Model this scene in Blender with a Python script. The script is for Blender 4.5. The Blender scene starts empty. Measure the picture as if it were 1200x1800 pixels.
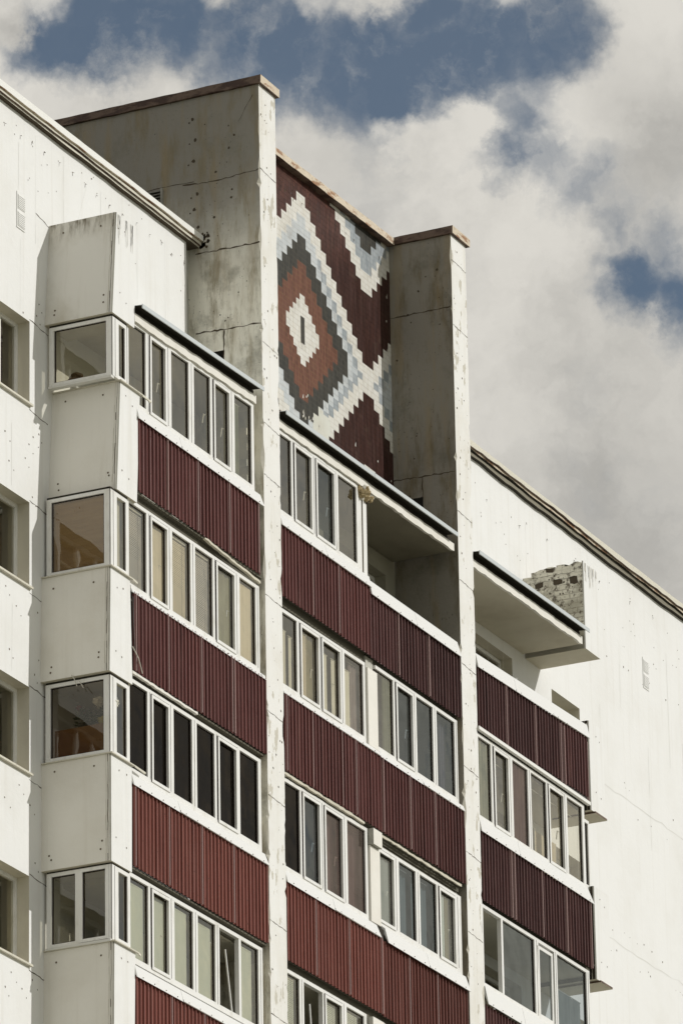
import bpy, bmesh, math, random
from mathutils import Vector, Matrix, noise
random.seed(7)
SC = bpy.context.scene
COL = SC.collection

# ------------------------------------------------------------------ camera
CAM = Vector((-78.5944, -39.84014, 1.6))
RT = Vector((0.43613608, -0.8997262, -0.01667603))
UP = Vector((-0.31609347, -0.17052202, 0.93327764))
FW = Vector((0.84253798, 0.40176487, 0.35876838))
F = 11173.94
cd = bpy.data.cameras.new('camera')
cam = bpy.data.objects.new('camera', cd); COL.objects.link(cam)
cam.matrix_world = Matrix.Translation(CAM) @ Matrix((RT, UP, -FW)).transposed().to_4x4()
cd.sensor_fit = 'VERTICAL'; cd.sensor_height = 36; cd.sensor_width = 24
cd.lens = F / 1800 * 36
cd.clip_start = 1; cd.clip_end = 8000
SC.camera = cam
SC.view_settings.view_transform = 'Standard'
SC.view_settings.look = 'None'
SC.view_settings.gamma = 1
SC.view_settings.exposure = 0.0
SC.view_settings.use_curve_mapping = False

def pixdir(x, y):
    return (FW + RT * ((x - 600) / F) - UP * ((y - 900) / F)).normalized()

# ------------------------------------------------------------------ sun, sky
SUN_AZ = math.radians(18.6)     # turned from the facade normal (-Y) towards +X
SUN_EL = math.radians(29.5)
sv = Vector((math.sin(SUN_AZ) * math.cos(SUN_EL), -math.cos(SUN_AZ) * math.cos(SUN_EL), math.sin(SUN_EL)))
ld = bpy.data.lights.new('sun', 'SUN'); ld.energy = 2.6; ld.angle = math.radians(0.53); ld.color = (1.0, 0.985, 0.965)
lo = bpy.data.objects.new('sun', ld); COL.objects.link(lo)
lo.rotation_euler = (-sv).to_track_quat('-Z', 'Y').to_euler()
lo.location = (0, -30, 90)

class NT:
    """small helper for node trees"""
    def __init__(s, tree): s.t = tree; s.n = tree.nodes; s.l = tree.links
    def new(s, typ, **kw):
        nd = s.n.new(typ)
        for k, v in kw.items():
            if k.startswith('_'): setattr(nd, k[1:], v)
        return nd
    def put(s, sock, v):
        if isinstance(v, bpy.types.NodeSocket): s.l.new(v, sock)
        elif v is not None:
            try: sock.default_value = v
            except Exception:
                sock.default_value = (v, v, v) if not hasattr(v, '__len__') else tuple(v) + (1,)
    def math(s, op, a, b=None, c=None, clamp=False):
        nd = s.n.new('ShaderNodeMath'); nd.operation = op; nd.use_clamp = clamp
        s.put(nd.inputs[0], a); s.put(nd.inputs[1], b) if b is not None else None
        if c is not None: s.put(nd.inputs[2], c)
        return nd.outputs[0]
    def vmath(s, op, a, b=None, out=0):
        nd = s.n.new('ShaderNodeVectorMath'); nd.operation = op
        s.put(nd.inputs[0], a)
        if b is not None:
            if op == 'SCALE': s.put(nd.inputs['Scale'], b)
            else: s.put(nd.inputs[1], b)
        return nd.outputs[out]
    def noise(s, vec, scale, detail=4, rough=.5, dim='3D', out='Fac'):
        nd = s.n.new('ShaderNodeTexNoise'); nd.noise_dimensions = dim
        s.put(nd.inputs['Vector'], vec); nd.inputs['Scale'].default_value = scale
        nd.inputs['Detail'].default_value = detail; nd.inputs['Roughness'].default_value = rough
        return nd.outputs[out]
    def remap(s, v, a, b, c=0., d=1., smooth=False):
        nd = s.n.new('ShaderNodeMapRange'); nd.interpolation_type = 'SMOOTHSTEP' if smooth else 'LINEAR'
        s.put(nd.inputs['Value'], v)
        for k, x in zip(('From Min', 'From Max', 'To Min', 'To Max'), (a, b, c, d)): s.put(nd.inputs[k], x)
        return nd.outputs['Result']
    def mix(s, fac, a, b, blend='MIX'):
        nd = s.n.new('ShaderNodeMix'); nd.data_type = 'RGBA'; nd.blend_type = blend
        s.put(nd.inputs[0], fac)
        for i, v in ((6, a), (7, b)):
            if isinstance(v, bpy.types.NodeSocket): s.l.new(v, nd.inputs[i])
            else: nd.inputs[i].default_value = (v[0], v[1], v[2], 1)
        return nd.outputs[2]

W = bpy.data.worlds.new('World'); SC.world = W; W.use_nodes = True
wt = NT(W.node_tree); wt.n.clear()
wout = wt.n.new('ShaderNodeOutputWorld'); bg = wt.n.new('ShaderNodeBackground')
wt.l.new(bg.outputs[0], wout.inputs[0]); bg.inputs['Strength'].default_value = 0.1
sky = wt.n.new('ShaderNodeTexSky'); sky.sky_type = 'NISHITA'; sky.sun_disc = False
sky.sun_elevation = SUN_EL
sky.sun_rotation = math.atan2(sv.x, sv.y)
sky.altitude = 100; sky.air_density = 1.0; sky.dust_density = 0.3; sky.ozone_density = 1.0
tc = wt.n.new('ShaderNodeTexCoord')
D = wt.vmath('NORMALIZE', tc.outputs['Generated'])
warp = wt.vmath('SCALE', wt.vmath('SUBTRACT', wt.noise(D, 60, 8, .6, out='Color'), (.5, .5, .5)), .015)
warp2 = wt.vmath('SCALE', wt.vmath('SUBTRACT', wt.noise(D, 260, 5, .6, out='Color'), (.5, .5, .5)), .005)
DW = wt.vmath('ADD', wt.vmath('ADD', D, warp), warp2)
PX = 8.95e-5
def blob_sum(lst, mode='ADD', soft=1.25):
    tot = None
    for (x, y, r, a) in lst:
        d = wt.vmath('DISTANCE', DW, tuple(pixdir(x, y)), out=1)
        g = wt.remap(d, r * PX * .1, r * PX * soft, a, 0., smooth=True)
        tot = g if tot is None else wt.math(mode, tot, g)
    return tot
# openings of blue sky between the clouds, and puffs floating in them
blue = blob_sum([(110, 70, 75, 1), (40, 110, 45, .6), (210, 75, 85, 1), (310, 55, 100, 1), (420, 70, 100, 1), (520, 90, 100, 1),
                 (610, 120, 100, 1), (700, 120, 95, 1), (790, 90, 100, 1), (880, 75, 110, 1), (970, 85, 95, 1), (1030, 60, 60, .8),
                 (640, 195, 45, .7), (720, 180, 60, .7), (920, 200, 70, .75), (900, 270, 60, .8), (860, 300, 35, .5), (970, 160, 60, .7),
                 (1000, 330, 30, .35), (1110, 495, 62, .95), (1060, 470, 50, .6), (1180, 520, 60, .9), (1000, 345, 60, .55), (950, 290, 55, .6), (1060, 400, 45, .5), (1030, 420, 45, .6), (1160, 470, 60, .6), (150, 5, 60, .9), (250, 20, 60, .9), (460, 5, 50, .9), (770, 10, 60, .9), (830, 20, 60, .9), (970, 10, 55, .9), (330, 150, 45, .6), (350, 120, 50, .8), (480, 140, 60, .9), (1200, 560, 60, .6)], 'MAXIMUM', 2.1)
blue = wt.math('MULTIPLY', blue, 1.25)
puff = blob_sum([(25, 45, 42, .85), (380, -15, 42, .45), (640, -10, 62, .65), (555, 0, 34, .3), (890, -5, 36, .3), (1120, 60, 90, .8), (1080, 180, 90, .4), (560, 260, 80, .5), (250, 200, 110, .5), (1000, 420, 60, .4), 
                 (815, 205, 55, .75), (750, 250, 60, .6), (700, 225, 45, .45), (225, 100, 45, .3), (1000, 200, 60, .35)])
n1 = wt.noise(DW, 48, 8, .58)
n1 = wt.remap(n1, .25, .75, -.5, .5)
cover = wt.math('SUBTRACT', wt.math('ADD', wt.math('SUBTRACT', 1.0, blue), puff), wt.math('MULTIPLY', n1, .75))
wisp = wt.remap(wt.noise(wt.vmath('ADD', D, wt.vmath('SCALE', warp, 1.6)), 75, 9, .62), .52, .80, 0, .34, smooth=True)
local = wt.math('MINIMUM', wt.math('ADD', wt.remap(cover, -.2, .95, .07, 1, smooth=True), wisp), 1)
general = wt.remap(wt.noise(D, 2.6, 9, .55), .38, .56, 0, 1, smooth=True)
mirror_side = wt.remap(wt.vmath('DISTANCE', D, (FW.x, -FW.y, FW.z), out=1), .12, .45, .75, 0, smooth=True)   # cloud bank to the right behind the viewer
general = wt.math('MINIMUM', wt.math('ADD', general, wt.math('MULTIPLY', mirror_side, wt.remap(wt.noise(D, 16, 7, .6), .40, .60, .55, 1.35, smooth=True))), 1)
near = wt.remap(wt.vmath('DISTANCE', D, tuple(FW), out=1), .11, .2, 1, 0, smooth=True)
cm = wt.math('ADD', wt.math('MULTIPLY', local, near), wt.math('MULTIPLY', general, wt.math('SUBTRACT', 1, near)))
grey = blob_sum([(1080, 640, 260, .25), (1150, 900, 230, .45), (960, 800, 150, .1), (120, 190, 90, .15), (1150, 350, 110, .2), (1000, 60, 100, .4), (1150, 200, 150, .5), (300, 0, 200, .35), (30, 45, 60, .5), (650, -10, 100, .3)])
shade = wt.math('ADD', wt.math('MULTIPLY', grey, near), wt.remap(wt.noise(DW, 34, 7, .6), .38, .66, 0, .42, smooth=True))
cc = wt.mix(wt.math('MINIMUM', shade, 1), (7.1, 6.85, 6.3), (3.9, 3.8, 3.55))
skyc = wt.mix(1.0, sky.outputs[0], (.57, .60, .59), 'MULTIPLY')
wt.l.new(wt.mix(cm, skyc, cc), bg.inputs['Color'])

# ------------------------------------------------------------------ materials
M = {}
def mat(name, col, rough=.8, spec=.3, metal=0.):
    m = bpy.data.materials.new(name); m.use_nodes = True; M[name] = m
    b = m.node_tree.nodes['Principled BSDF']
    b.inputs['Base Color'].default_value = (*col, 1); b.inputs['Roughness'].default_value = rough
    b.inputs['Specular IOR Level'].default_value = spec; b.inputs['Metallic'].default_value = metal
    t = NT(m.node_tree); t.b = b
    g = t.n.new('ShaderNodeNewGeometry'); t.P = g.outputs['Position']; t.N = g.outputs['Normal']
    return t
def stretch(t, sx, sy, sz):
    return t.vmath('MULTIPLY', t.P, (sx, sy, sz))
def bump(t, h, strength=.3, dist=.01):
    b = t.n.new('ShaderNodeBump'); b.inputs['Strength'].default_value = strength; b.inputs['Distance'].default_value = dist
    t.l.new(h, b.inputs['Height']); t.l.new(b.outputs[0], t.b.inputs['Normal'])

def painted_concrete(name, base, dirt, peel=None, peel_amt=.0, dirt_amt=.35, streak=.12, rough=.85, spots=.5):
    t = mat(name, base, rough, .2)
    c = t.mix(t.remap(t.noise(t.P, .9, 6, .6), .42, .78, 0, dirt_amt, True), base, dirt)
    st = t.remap(t.noise(stretch(t, 7, 7, .25), 1.0, 4, .6), .5, .78, 0, streak, True)
    c = t.mix(st, c, dirt)
    fs = t.remap(t.noise(t.P, 38, 3, .7), .66, .78, 0, spots, True)
    c = t.mix(t.math('MULTIPLY', fs, t.remap(t.noise(t.P, 1.7, 3, .6), .45, .65, 0, 1)), c, tuple(x * .45 for x in dirt))
    if peel:
        pm = t.remap(t.noise(stretch(t, 3.2, 3.2, 1.4), 1.6, 7, .62), .60 - peel_amt, .615 - peel_amt, 0, 1)
        c = t.mix(pm, c, peel)
    t.l.new(c, t.b.inputs['Base Color'])
    bump(t, t.math('ADD', t.noise(t.P, 9, 5, .6), t.math('MULTIPLY', t.noise(t.P, 70, 3, .6), .25)), .35, .012)
    return t
painted_concrete('white_wall', (.79, .785, .755), (.58, .55, .47), dirt_amt=.22, streak=.26, spots=.25)
painted_concrete('white_box', (.79, .765, .695), (.56, .51, .41), dirt_amt=.30, streak=.2, spots=.4)  # warmer copy of the white: tint of shaded sides put into the colour
t = painted_concrete('box_stained', (.74, .72, .66), (.46, .42, .33), dirt_amt=.75, streak=.3, spots=.6)
_sp = t.n.new('ShaderNodeSeparateXYZ'); t.l.new(t.P, _sp.inputs[0])
_c = t.b.inputs['Base Color'].links[0].from_socket
_m = t.math('MULTIPLY', t.remap(_sp.outputs['Z'], 38.0, 38.36, 0, 1), t.remap(t.noise(stretch(t, 9, 9, 1.5), 1.3, 6, .65), .42, .66, 0, 1.1, True), clamp=True)
t.l.new(t.mix(_m, _c, (.17, .145, .10)), t.b.inputs['Base Color'])
painted_concrete('fin_white', (.79, .78, .74), (.55, .50, .38), peel=(.55, .52, .44), peel_amt=.005, dirt_amt=.35, streak=.25, spots=.9)
painted_concrete('soffit', (.60, .56, .45), (.36, .31, .22), dirt_amt=.5, streak=.0, spots=.3)
painted_concrete('loggia_paint', (.64, .60, .49), (.36, .33, .26), dirt_amt=.5, streak=.2, spots=.4)
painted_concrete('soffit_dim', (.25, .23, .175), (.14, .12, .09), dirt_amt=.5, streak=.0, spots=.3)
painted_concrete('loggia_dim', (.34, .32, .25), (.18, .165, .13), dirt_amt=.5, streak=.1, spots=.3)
painted_concrete('header_shade', (.13, .12, .09), (.07, .06, .045), dirt_amt=.6, streak=.0, spots=.3)  # dark concrete colour carries the shade under the cladding foot
painted_concrete('grey_render', (.50, .49, .43), (.22, .21, .17), dirt_amt=.8, streak=.4, spots=1)

# weathered raw concrete on the flanks of the fins: dark above; near fin pale below, paint plus wall bounce in the colour
def flank(name, upper, lower, z0, z1, stain):
    t = mat(name, upper, .95, .1)
    sp = t.n.new('ShaderNodeSeparateXYZ'); t.l.new(t.P, sp.inputs[0])
    zz = t.math('ADD', sp.outputs['Z'], t.remap(t.noise(t.P, 1.5, 5, .6), .3, .7, -.25, .25))
    c = t.mix(t.remap(zz, z0, z1, 1, 0, True), upper, lower)
    n = t.noise(t.P, 1.15, 8, .66)
    c = t.mix(t.remap(n, .50, .68, 0, .62, True), c, stain)
    n2 = t.noise(stretch(t, 1, 3.5, .8), 1.2, 6, .7)
    c = t.mix(t.remap(n2, .46, .68, 0, .7, True), c, (stain[0] * 1.1, stain[1] * .95, stain[2] * .7))
    c = t.mix(t.remap(t.noise(stretch(t, 1, 4, .5), .9, 5, .6), .50, .70, 0, .45, True), c, (upper[0] * 1.15, upper[1] * .95, upper[2] * .62))
    fs = t.remap(t.noise(t.P, 22, 4, .7), .60, .70, 0, .85, True)
    c = t.mix(t.math('MULTIPLY', fs, t.remap(t.noise(t.P, 1.3, 3, .6), .45, .62, 0, 1)), c, (.05, .045, .035))
    t.l.new(c, t.b.inputs['Base Color'])
    bump(t, t.noise(t.P, 12, 6, .65), .5, .015)
flank('flank_near', (.285, .265, .225), (.84, .81, .70), 38.6, 40.9, (.21, .20, .16))
flank('flank_far', (.275, .255, .215), (.265, .245, .205), 36, 41, (.14, .13, .10))

t = painted_concrete('raw_concrete', (.36, .35, .30), (.16, .15, .12), dirt_amt=.8, streak=.5, spots=1)
mat('dirt', (.085, .068, .048), .95, .05)
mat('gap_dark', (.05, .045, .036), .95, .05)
mat('bolt_rust', (.13, .10, .065), .9, .1)
mat('crack_pale', (.56, .53, .45), .9, .1)
mat('crack_faint', (.68, .67, .62), .9, .1)

def rusty(name, paint, rust, amt, rough=.6, metal=.2, speck=.6):
    t = mat(name, paint, rough, .4, metal)
    n = t.noise(stretch(t, 2.2, 2.2, 7), 1.5, 7, .65)
    c = t.mix(t.remap(n, amt, amt + .13, 0, 1, True), paint, rust)
    c = t.mix(t.remap(t.noise(t.P, 20, 4, .6), .55, .75, 0, speck), c, tuple(x * .35 for x in rust))
    t.l.new(c, t.b.inputs['Base Color']); bump(t, n, .3, .01)
rusty('coping_rust', (.58, .50, .38), (.30, .16, .08), .50)
rusty('coping_dark', (.15, .10, .07), (.07, .04, .028), .45)
rusty('flash_old', (.62, .59, .49), (.36, .27, .16), .66, speck=.35)
mat('flash_white', (.80, .79, .74), .5, .4)
rusty('flash_grey', (.55, .58, .58), (.36, .34, .30), .72, .45, .15, .1)
rusty('zinc_white', (.77, .765, .735), (.64, .61, .54), .64, .4, .0, .04)
t = mat('pvc', (.79, .78, .73), .35, .4)
t.l.new(t.mix(t.remap(t.noise(stretch(t, 5, 5, 2), 1.2, 6, .65), .48, .75, 0, .5, True), (.80, .79, .75), (.56, .53, .44)), t.b.inputs['Base Color'])
mat('pvc_side', (.68, .67, .62), .5, .4)
mat('gasket', (.035, .025, .02), .7, .2)

def cladding(name, c1, c2, rough=.42):
    t = mat(name, c1, rough, .22)
    at = t.n.new('ShaderNodeVertexColor'); at.layer_name = 'tone'
    c = t.mix(t.remap(t.noise(stretch(t, 6, 6, .5), 1.2, 5, .6), .3, .7, 0, 1), c1, c2)
    c = t.mix(1.0, c, at.outputs['Color'], 'MULTIPLY')
    c = t.mix(t.remap(t.noise(t.P, 45, 3, .6), .70, .76, 0, .5), c, (.35, .25, .22))
    c = t.mix(t.remap(t.noise(stretch(t, 9, 9, .5), 1.0, 5, .65), .5, .72, 0, .5, True), c, tuple(x * .45 for x in c1))
    c = t.mix(t.remap(t.noise(stretch(t, 26, 26, .6), 1.0, 4, .6), .56, .72, 0, .30, True), c, (.34, .19, .16))
    t.l.new(c, t.b.inputs['Base Color'])
    t.l.new(t.remap(t.noise(t.P, 5, 4, .6), .3, .7, rough - .1, rough + .15), t.b.inputs['Roughness'])
    bump(t, t.noise(stretch(t, 1, 1, .6), 2.2, 3, .5), .5, .05)
cladding('clad_maroon', (.102, .036, .032), (.138, .050, .044))
cladding('clad_plum', (.060, .024, .022), (.080, .032, .029))
cladding('clad_red', (.175, .057, .043), (.215, .076, .058))
mat('clad_edge', (.42, .29, .27), .5, .3)
mat('clad_back', (.10, .09, .085), .7, .2)

# ceramic mosaic: one material per colour, tile joints and kiln variation worked out from position
def tile(name, c1, c2, grout, rough=.4, faded=None, streak=.45):
    t = mat(name, c1, rough, .3 if c1[0] > .2 else .10)
    sp = t.n.new('ShaderNodeSeparateXYZ'); t.l.new(t.P, sp.inputs[0])
    u = t.math('DIVIDE', sp.outputs['X'], .03665); v = t.math('DIVIDE', sp.outputs['Z'], .0865)
    fu = t.math('FRACT', u); fv = t.math('FRACT', v)
    cell = t.n.new('ShaderNodeCombineXYZ')
    t.l.new(t.math('FLOOR', u), cell.inputs[0]); t.l.new(t.math('FLOOR', v), cell.inputs[1])
    wn = t.n.new('ShaderNodeTexWhiteNoise'); wn.noise_dimensions = '2D'; t.l.new(cell.outputs[0], wn.inputs['Vector'])
    c = t.mix(wn.outputs['Value'], c1, c2)
    blk = t.noise(stretch(t, 3, 3, 2), 1.0, 4, .6)
    c = t.mix(t.remap(blk, .4, .7, 0, .5, True), c, c2)
    if faded:                                      # sun-bleached glaze high on the wall
        q = t.math('ADD', sp.outputs['Z'], t.math('MULTIPLY', sp.outputs['X'], -.30))
        q = t.math('ADD', q, t.remap(t.noise(stretch(t, 6, 1, .8), 1.5, 4, .6), .3, .7, -.35, .35))
        c = t.mix(t.remap(q, 39.6, 40.4, 0, 1, True), c, t.mix(wn.outputs['Value'], faded, tuple(x * .5 for x in faded)))
    vs = t.noise(stretch(t, 11, 1, .9), 1.2, 5, .65)
    c = t.mix(t.remap(vs, .40, .66, 0, min(1, streak * 1.6), True), c, tuple(min(.8, x * 1.75 + .02) if faded or c1[0] < .2 else x * .72 for x in c1))
    c = t.mix(t.remap(t.noise(t.P, 2.6, 6, .7), .52, .72, 0, .45 if c1[0] > .2 else .2, True), c, (.20, .16, .11))
    w1 = t.n.new('ShaderNodeTexWhiteNoise'); w1.noise_dimensions = '1D'; t.l.new(t.math('FLOOR', t.math('ADD', u, t.math('MULTIPLY', t.math('FLOOR', t.math('DIVIDE', v, 4)), 31.7))), w1.inputs['W'])
    c = t.mix(t.math('MULTIPLY', w1.outputs['Value'], streak), c, tuple(x * .45 for x in c1))   # courses of glaze from different firings
    gu = t.math('LESS_THAN', fu, .17); gv = t.math('LESS_THAN', fv, .07)
    gm = t.math('MAXIMUM', gu, t.math('MULTIPLY', gv, .85))
    gm = t.math('MULTIPLY', gm, t.remap(t.noise(t.P, 6, 4, .6), .3, .6, .45, 1))
    c = t.mix(gm, c, grout)
    t.l.new(c, t.b.inputs['Base Color'])
    t.l.new(t.remap(gm, 0, 1, rough, .9), t.b.inputs['Roughness'])
    tilt = t.math('MULTIPLY', wn.outputs['Value'], .6)
    bump(t, t.math('SUBTRACT', tilt, gm), .5, .003)
tile('tile_white', (.80, .79, .74), (.70, .67, .59), (.34, .30, .22), streak=.12)
tile('tile_pale', (.66, .68, .67), (.52, .56, .57), (.26, .25, .22), streak=.12)
tile('tile_blue', (.29, .33, .35), (.44, .47, .48), (.17, .17, .16), streak=.2)
tile('tile_black', (.024, .024, .021), (.06, .057, .046), (.12, .11, .09))
tile('tile_brown', (.036, .014, .011), (.06, .024, .017), (.02, .012, .009), faded=(.15, .062, .045))
tile('tile_rust', (.095, .036, .025), (.19, .078, .052), (.24, .15, .085))
painted_concrete('mosaic_patch', (.62, .62, .55), (.48, .45, .36), dirt_amt=.6, streak=.1)

# brick of the unplastered upper corner box
t = mat('old_brick', (.45, .41, .32), .95, .1)
br = t.n.new('ShaderNodeTexBrick'); mp = t.n.new('ShaderNodeCombineXYZ')
sp = t.n.new('ShaderNodeSeparateXYZ'); t.l.new(t.P, sp.inputs[0])
t.l.new(t.math('ADD', sp.outputs['Y'], sp.outputs['X']), mp.inputs[0]); t.l.new(sp.outputs['Z'], mp.inputs[1])
t.l.new(mp.outputs[0], br.inputs['Vector']); br.inputs['Scale'].default_value = 1
br.inputs['Brick Width'].default_value = .26; br.inputs['Row Height'].default_value = .088
br.inputs['Mortar Size'].default_value = .008
br.inputs['Color1'].default_value = (.76, .72, .60, 1); br.inputs['Color2'].default_value = (.64, .60, .48, 1); br.inputs['Mortar'].default_value = (.36, .32, .25, 1)
mm = t.remap(t.noise(t.P, 2.2, 6, .6), .42, .60, 0, 1)
hi = t.remap(t.math('ADD', sp.outputs['Z'], t.remap(t.noise(t.P, 3, 4, .6), .3, .7, -.25, .25)), 37.75, 38.15, .92, .25)
c = t.mix(t.math('MAXIMUM', t.math('MULTIPLY', mm, .55), hi), (.78, .74, .62), br.outputs['Color'])
c = t.mix(t.remap(t.noise(t.P, 3, 5, .6), .42, .68, 0, .7, True), c, (.34, .31, .23))
c = t.mix(t.remap(t.noise(t.P, 8, 6, .75), .51, .60, 0, .9), c, (.11, .09, .065))
c = t.mix(t.remap(sp.outputs['Z'], 37.14, 37.17, 1, 0), c, (.40, .38, .32))
t.l.new(c, t.b.inputs['Base Color']); bump(t, t.math('ADD', t.noise(t.P, 14, 5, .6), t.math('MULTIPLY', br.outputs['Fac'], -1)), .7, .015)

# glass: mirror reflection by angle over see-through glass
def glass(name, tint, refl=1.0, refl_col=(1, 1, 1), haze=None, rough=0.0):
    m = bpy.data.materials.new(name); m.use_nodes = True; M[name] = m
    t = NT(m.node_tree); t.n.clear()
    out = t.n.new('ShaderNodeOutputMaterial')
    g = t.n.new('ShaderNodeNewGeometry'); P = g.outputs['Position']
    lw = t.n.new('ShaderNodeLayerWeight'); lw.inputs['Blend'].default_value = .5
    fr = t.math('ADD', .075, t.math('MULTIPLY', t.math('POWER', lw.outputs['Facing'], 4.2), .92))
    fr = t.math('MULTIPLY', fr, refl, clamp=True)
    tr = t.n.new('ShaderNodeBsdfTransparent'); tr.inputs[0].default_value = (*tint, 1)
    gl = t.n.new('ShaderNodeBsdfGlossy'); gl.inputs['Roughness'].default_value = rough; gl.inputs['Color'].default_value = (refl_col[0], refl_col[1] * .975, refl_col[2] * .90, 1)
    bp = t.n.new('ShaderNodeBump'); bp.inputs['Strength'].default_value = .35; bp.inputs['Distance'].default_value = .02
    t.l.new(t.noise(P, 1.6, 2, .5), bp.inputs['Height']); t.l.new(bp.outputs[0], gl.inputs['Normal'])
    base = tr.outputs[0]
    if haze:
        df = t.n.new('ShaderNodeBsdfDiffuse'); df.inputs[0].default_value = (*haze[:3], 1)
        mx0 = t.n.new('ShaderNodeMixShader')
        hz = t.remap(t.noise(t.vmath('MULTIPLY', P, (3, 3, .8)), 1.5, 5, .6), .3, .75, haze[3] * .6, haze[3] * 1.5)
        t.l.new(hz, mx0.inputs[0]); t.l.new(tr.outputs[0], mx0.inputs[1]); t.l.new(df.outputs[0], mx0.inputs[2])
        base = mx0.outputs[0]
    mx = t.n.new('ShaderNodeMixShader')
    t.l.new(fr, mx.inputs[0]); t.l.new(base, mx.inputs[1]); t.l.new(gl.outputs[0], mx.inputs[2])
    t.l.new(mx.outputs[0], out.inputs['Surface'])
glass('glass_clear', (.80, .78, .68), 1.25)
glass('glass_film', (.10, .095, .10), .30, (1.0, .90, .82))
glass('glass_bronze', (.50, .43, .40), .62, (1, .88, .82), haze=(.30, .24, .21, .16))
glass('glass_brown', (.55, .50, .43), .8)
glass('glass_grey', (.66, .64, .56), 1.1)
glass('glass_blue', (.52, .57, .60), .95, (.88, .95, 1.0))
glass('glass_dusty', (.80, .82, .78), 1.0, haze=(.5, .5, .44, .10))

def cloth(name, col, col2, sc=(14, 14, .3), trans=.25, rough=.9):
    t = mat(name, col, rough, .15)
    n = t.noise(stretch(t, *sc), 1.0, 4, .5)
    t.l.new(t.mix(t.remap(n, .3, .7, 0, 1), col, col2), t.b.inputs['Base Color'])
    return t
cloth('cloth_cream', (.72, .65, .54), (.63, .56, .45))
cloth('cloth_white', (.82, .80, .74), (.66, .64, .58))
cloth('cloth_grey', (.52, .50, .50), (.44, .42, .42))
cloth('cloth_mauve', (.33, .28, .29), (.23, .19, .21), (10, 10, .4))
cloth('cloth_olive', (.33, .30, .18), (.22, .19, .11), (4, 4, 2))
cloth('cloth_sheer', (.34, .36, .33), (.24, .26, .25), (12, 12, .5))
cloth('cloth_green', (.30, .32, .25), (.22, .24, .19), (10, 10, .4))
cloth('cloth_pale', (.62, .66, .62), (.57, .61, .57), (3, 3, 1))
cloth('cloth_brown', (.36, .24, .13), (.30, .19, .10), (3, 3, 20))
cloth('board_brown', (.33, .19, .09), (.25, .14, .07), (3, 3, 6))
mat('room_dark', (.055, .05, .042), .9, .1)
mat('door_wood', (.28, .24, .17), .6, .3)
mat('leaf', (.05, .075, .025), .6, .3)
mat('petal', (.72, .70, .60), .7, .2)
mat('petal_red', (.25, .05, .06), .7, .2)
mat('pot_yellow', (.50, .45, .10), .5, .4)
mat('foam', (.38, .30, .17), .9, .1)
mat('carton', (.38, .20, .12), .8, .2)
mat('wicker', (.10, .065, .035), .8, .2)
mat('wire_dark', (.10, .09, .08), .6, .3)
t = mat('ground_mat', (.24, .23, .19), .95, .1)
t.l.new(t.mix(t.remap(t.noise(t.P, .03, 5, .6), .4, .6, 0, 1), (.26, .26, .19), (.36, .34, .29)), t.b.inputs['Base Color'])

# ------------------------------------------------------------------ mesh building
class MB:
    def __init__(s): s.v = []; s.f = []; s.m = []; s.c = []; s.mats = []
    def mi(s, name):
        if name not in s.mats: s.mats.append(name)
        return s.mats.index(name)
    def poly(s, pts, mt, tone=1.0):
        i = len(s.v); s.v += [tuple(p) for p in pts]; s.f.append(tuple(range(i, i + len(pts)))); s.m.append(s.mi(mt)); s.c.append(tone)
    def hexa(s, b, t, mt, mats=None, tone=1.0):
        """b, t: four bottom and four top corners, counter-clockwise from above"""
        i = len(s.v); s.v += [tuple(p) for p in b] + [tuple(p) for p in t]
        fs = [(3, 2, 1, 0), (4, 5, 6, 7), (0, 1, 5, 4), (1, 2, 6, 5), (2, 3, 7, 6), (3, 0, 4, 7)]
        for k, q in enumerate(fs):
            s.f.append(tuple(i + a for a in q)); s.m.append(s.mi(mats[k] if mats else mt)); s.c.append(tone)
    def box(s, x0, x1, y0, y1, z0, z1, mt, mats=None, slope=0., tone=1.0):
        """slope: rise per metre of X"""
        dz = slope * (x1 - x0)
        s.hexa([(x0, y0, z0), (x1, y0, z0 + dz), (x1, y1, z0 + dz), (x0, y1, z0)],
               [(x0, y0, z1), (x1, y0, z1 + dz), (x1, y1, z1 + dz), (x0, y1, z1)], mt, mats, tone)
    def tube(s, pts, r, mt, n=8):
        rings = []
        for i, p in enumerate(pts):
            p = Vector(p); q = Vector(pts[min(i + 1, len(pts) - 1)]) - Vector(pts[max(i - 1, 0)]); q.normalize()
            a = q.cross(Vector((0, 0, 1)) if abs(q.z) < .9 else Vector((1, 0, 0))).normalized(); b = q.cross(a)
            rr = r[i] if hasattr(r, '__len__') else r
            base = len(s.v)
            for k in range(n):
                an = 2 * math.pi * k / n; s.v.append(tuple(p + (a * math.cos(an) + b * math.sin(an)) * rr))
            rings.append(base)
        for i in range(len(pts) - 1):
            for k in range(n):
                s.f.append((rings[i] + k, rings[i] + (k + 1) % n, rings[i + 1] + (k + 1) % n, rings[i + 1] + k)); s.m.append(s.mi(mt)); s.c.append(1.)
        s.f.append(tuple(rings[0] + k for k in reversed(range(n)))); s.m.append(s.mi(mt)); s.c.append(1.)
        s.f.append(tuple(rings[-1] + k for k in range(n))); s.m.append(s.mi(mt)); s.c.append(1.)
    def lump(s, c, r, mt, seed=0, n=2, rough=.3):
        bm = bmesh.new(); bmesh.ops.create_icosphere(bm, subdivisions=n, radius=1)
        i = len(s.v)
        for v in bm.verts:
            k = 1 + rough * noise.noise(v.co * 2.3 + Vector((seed * 7.1, seed * 3.3, 0)))
            s.v.append((c[0] + v.co.x * r[0] * k, c[1] + v.co.y * r[1] * k, c[2] + v.co.z * r[2] * k))
        for f in bm.faces:
            s.f.append(tuple(i + v.index for v in f.verts)); s.m.append(s.mi(mt)); s.c.append(1.)
        bm.free()

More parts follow.
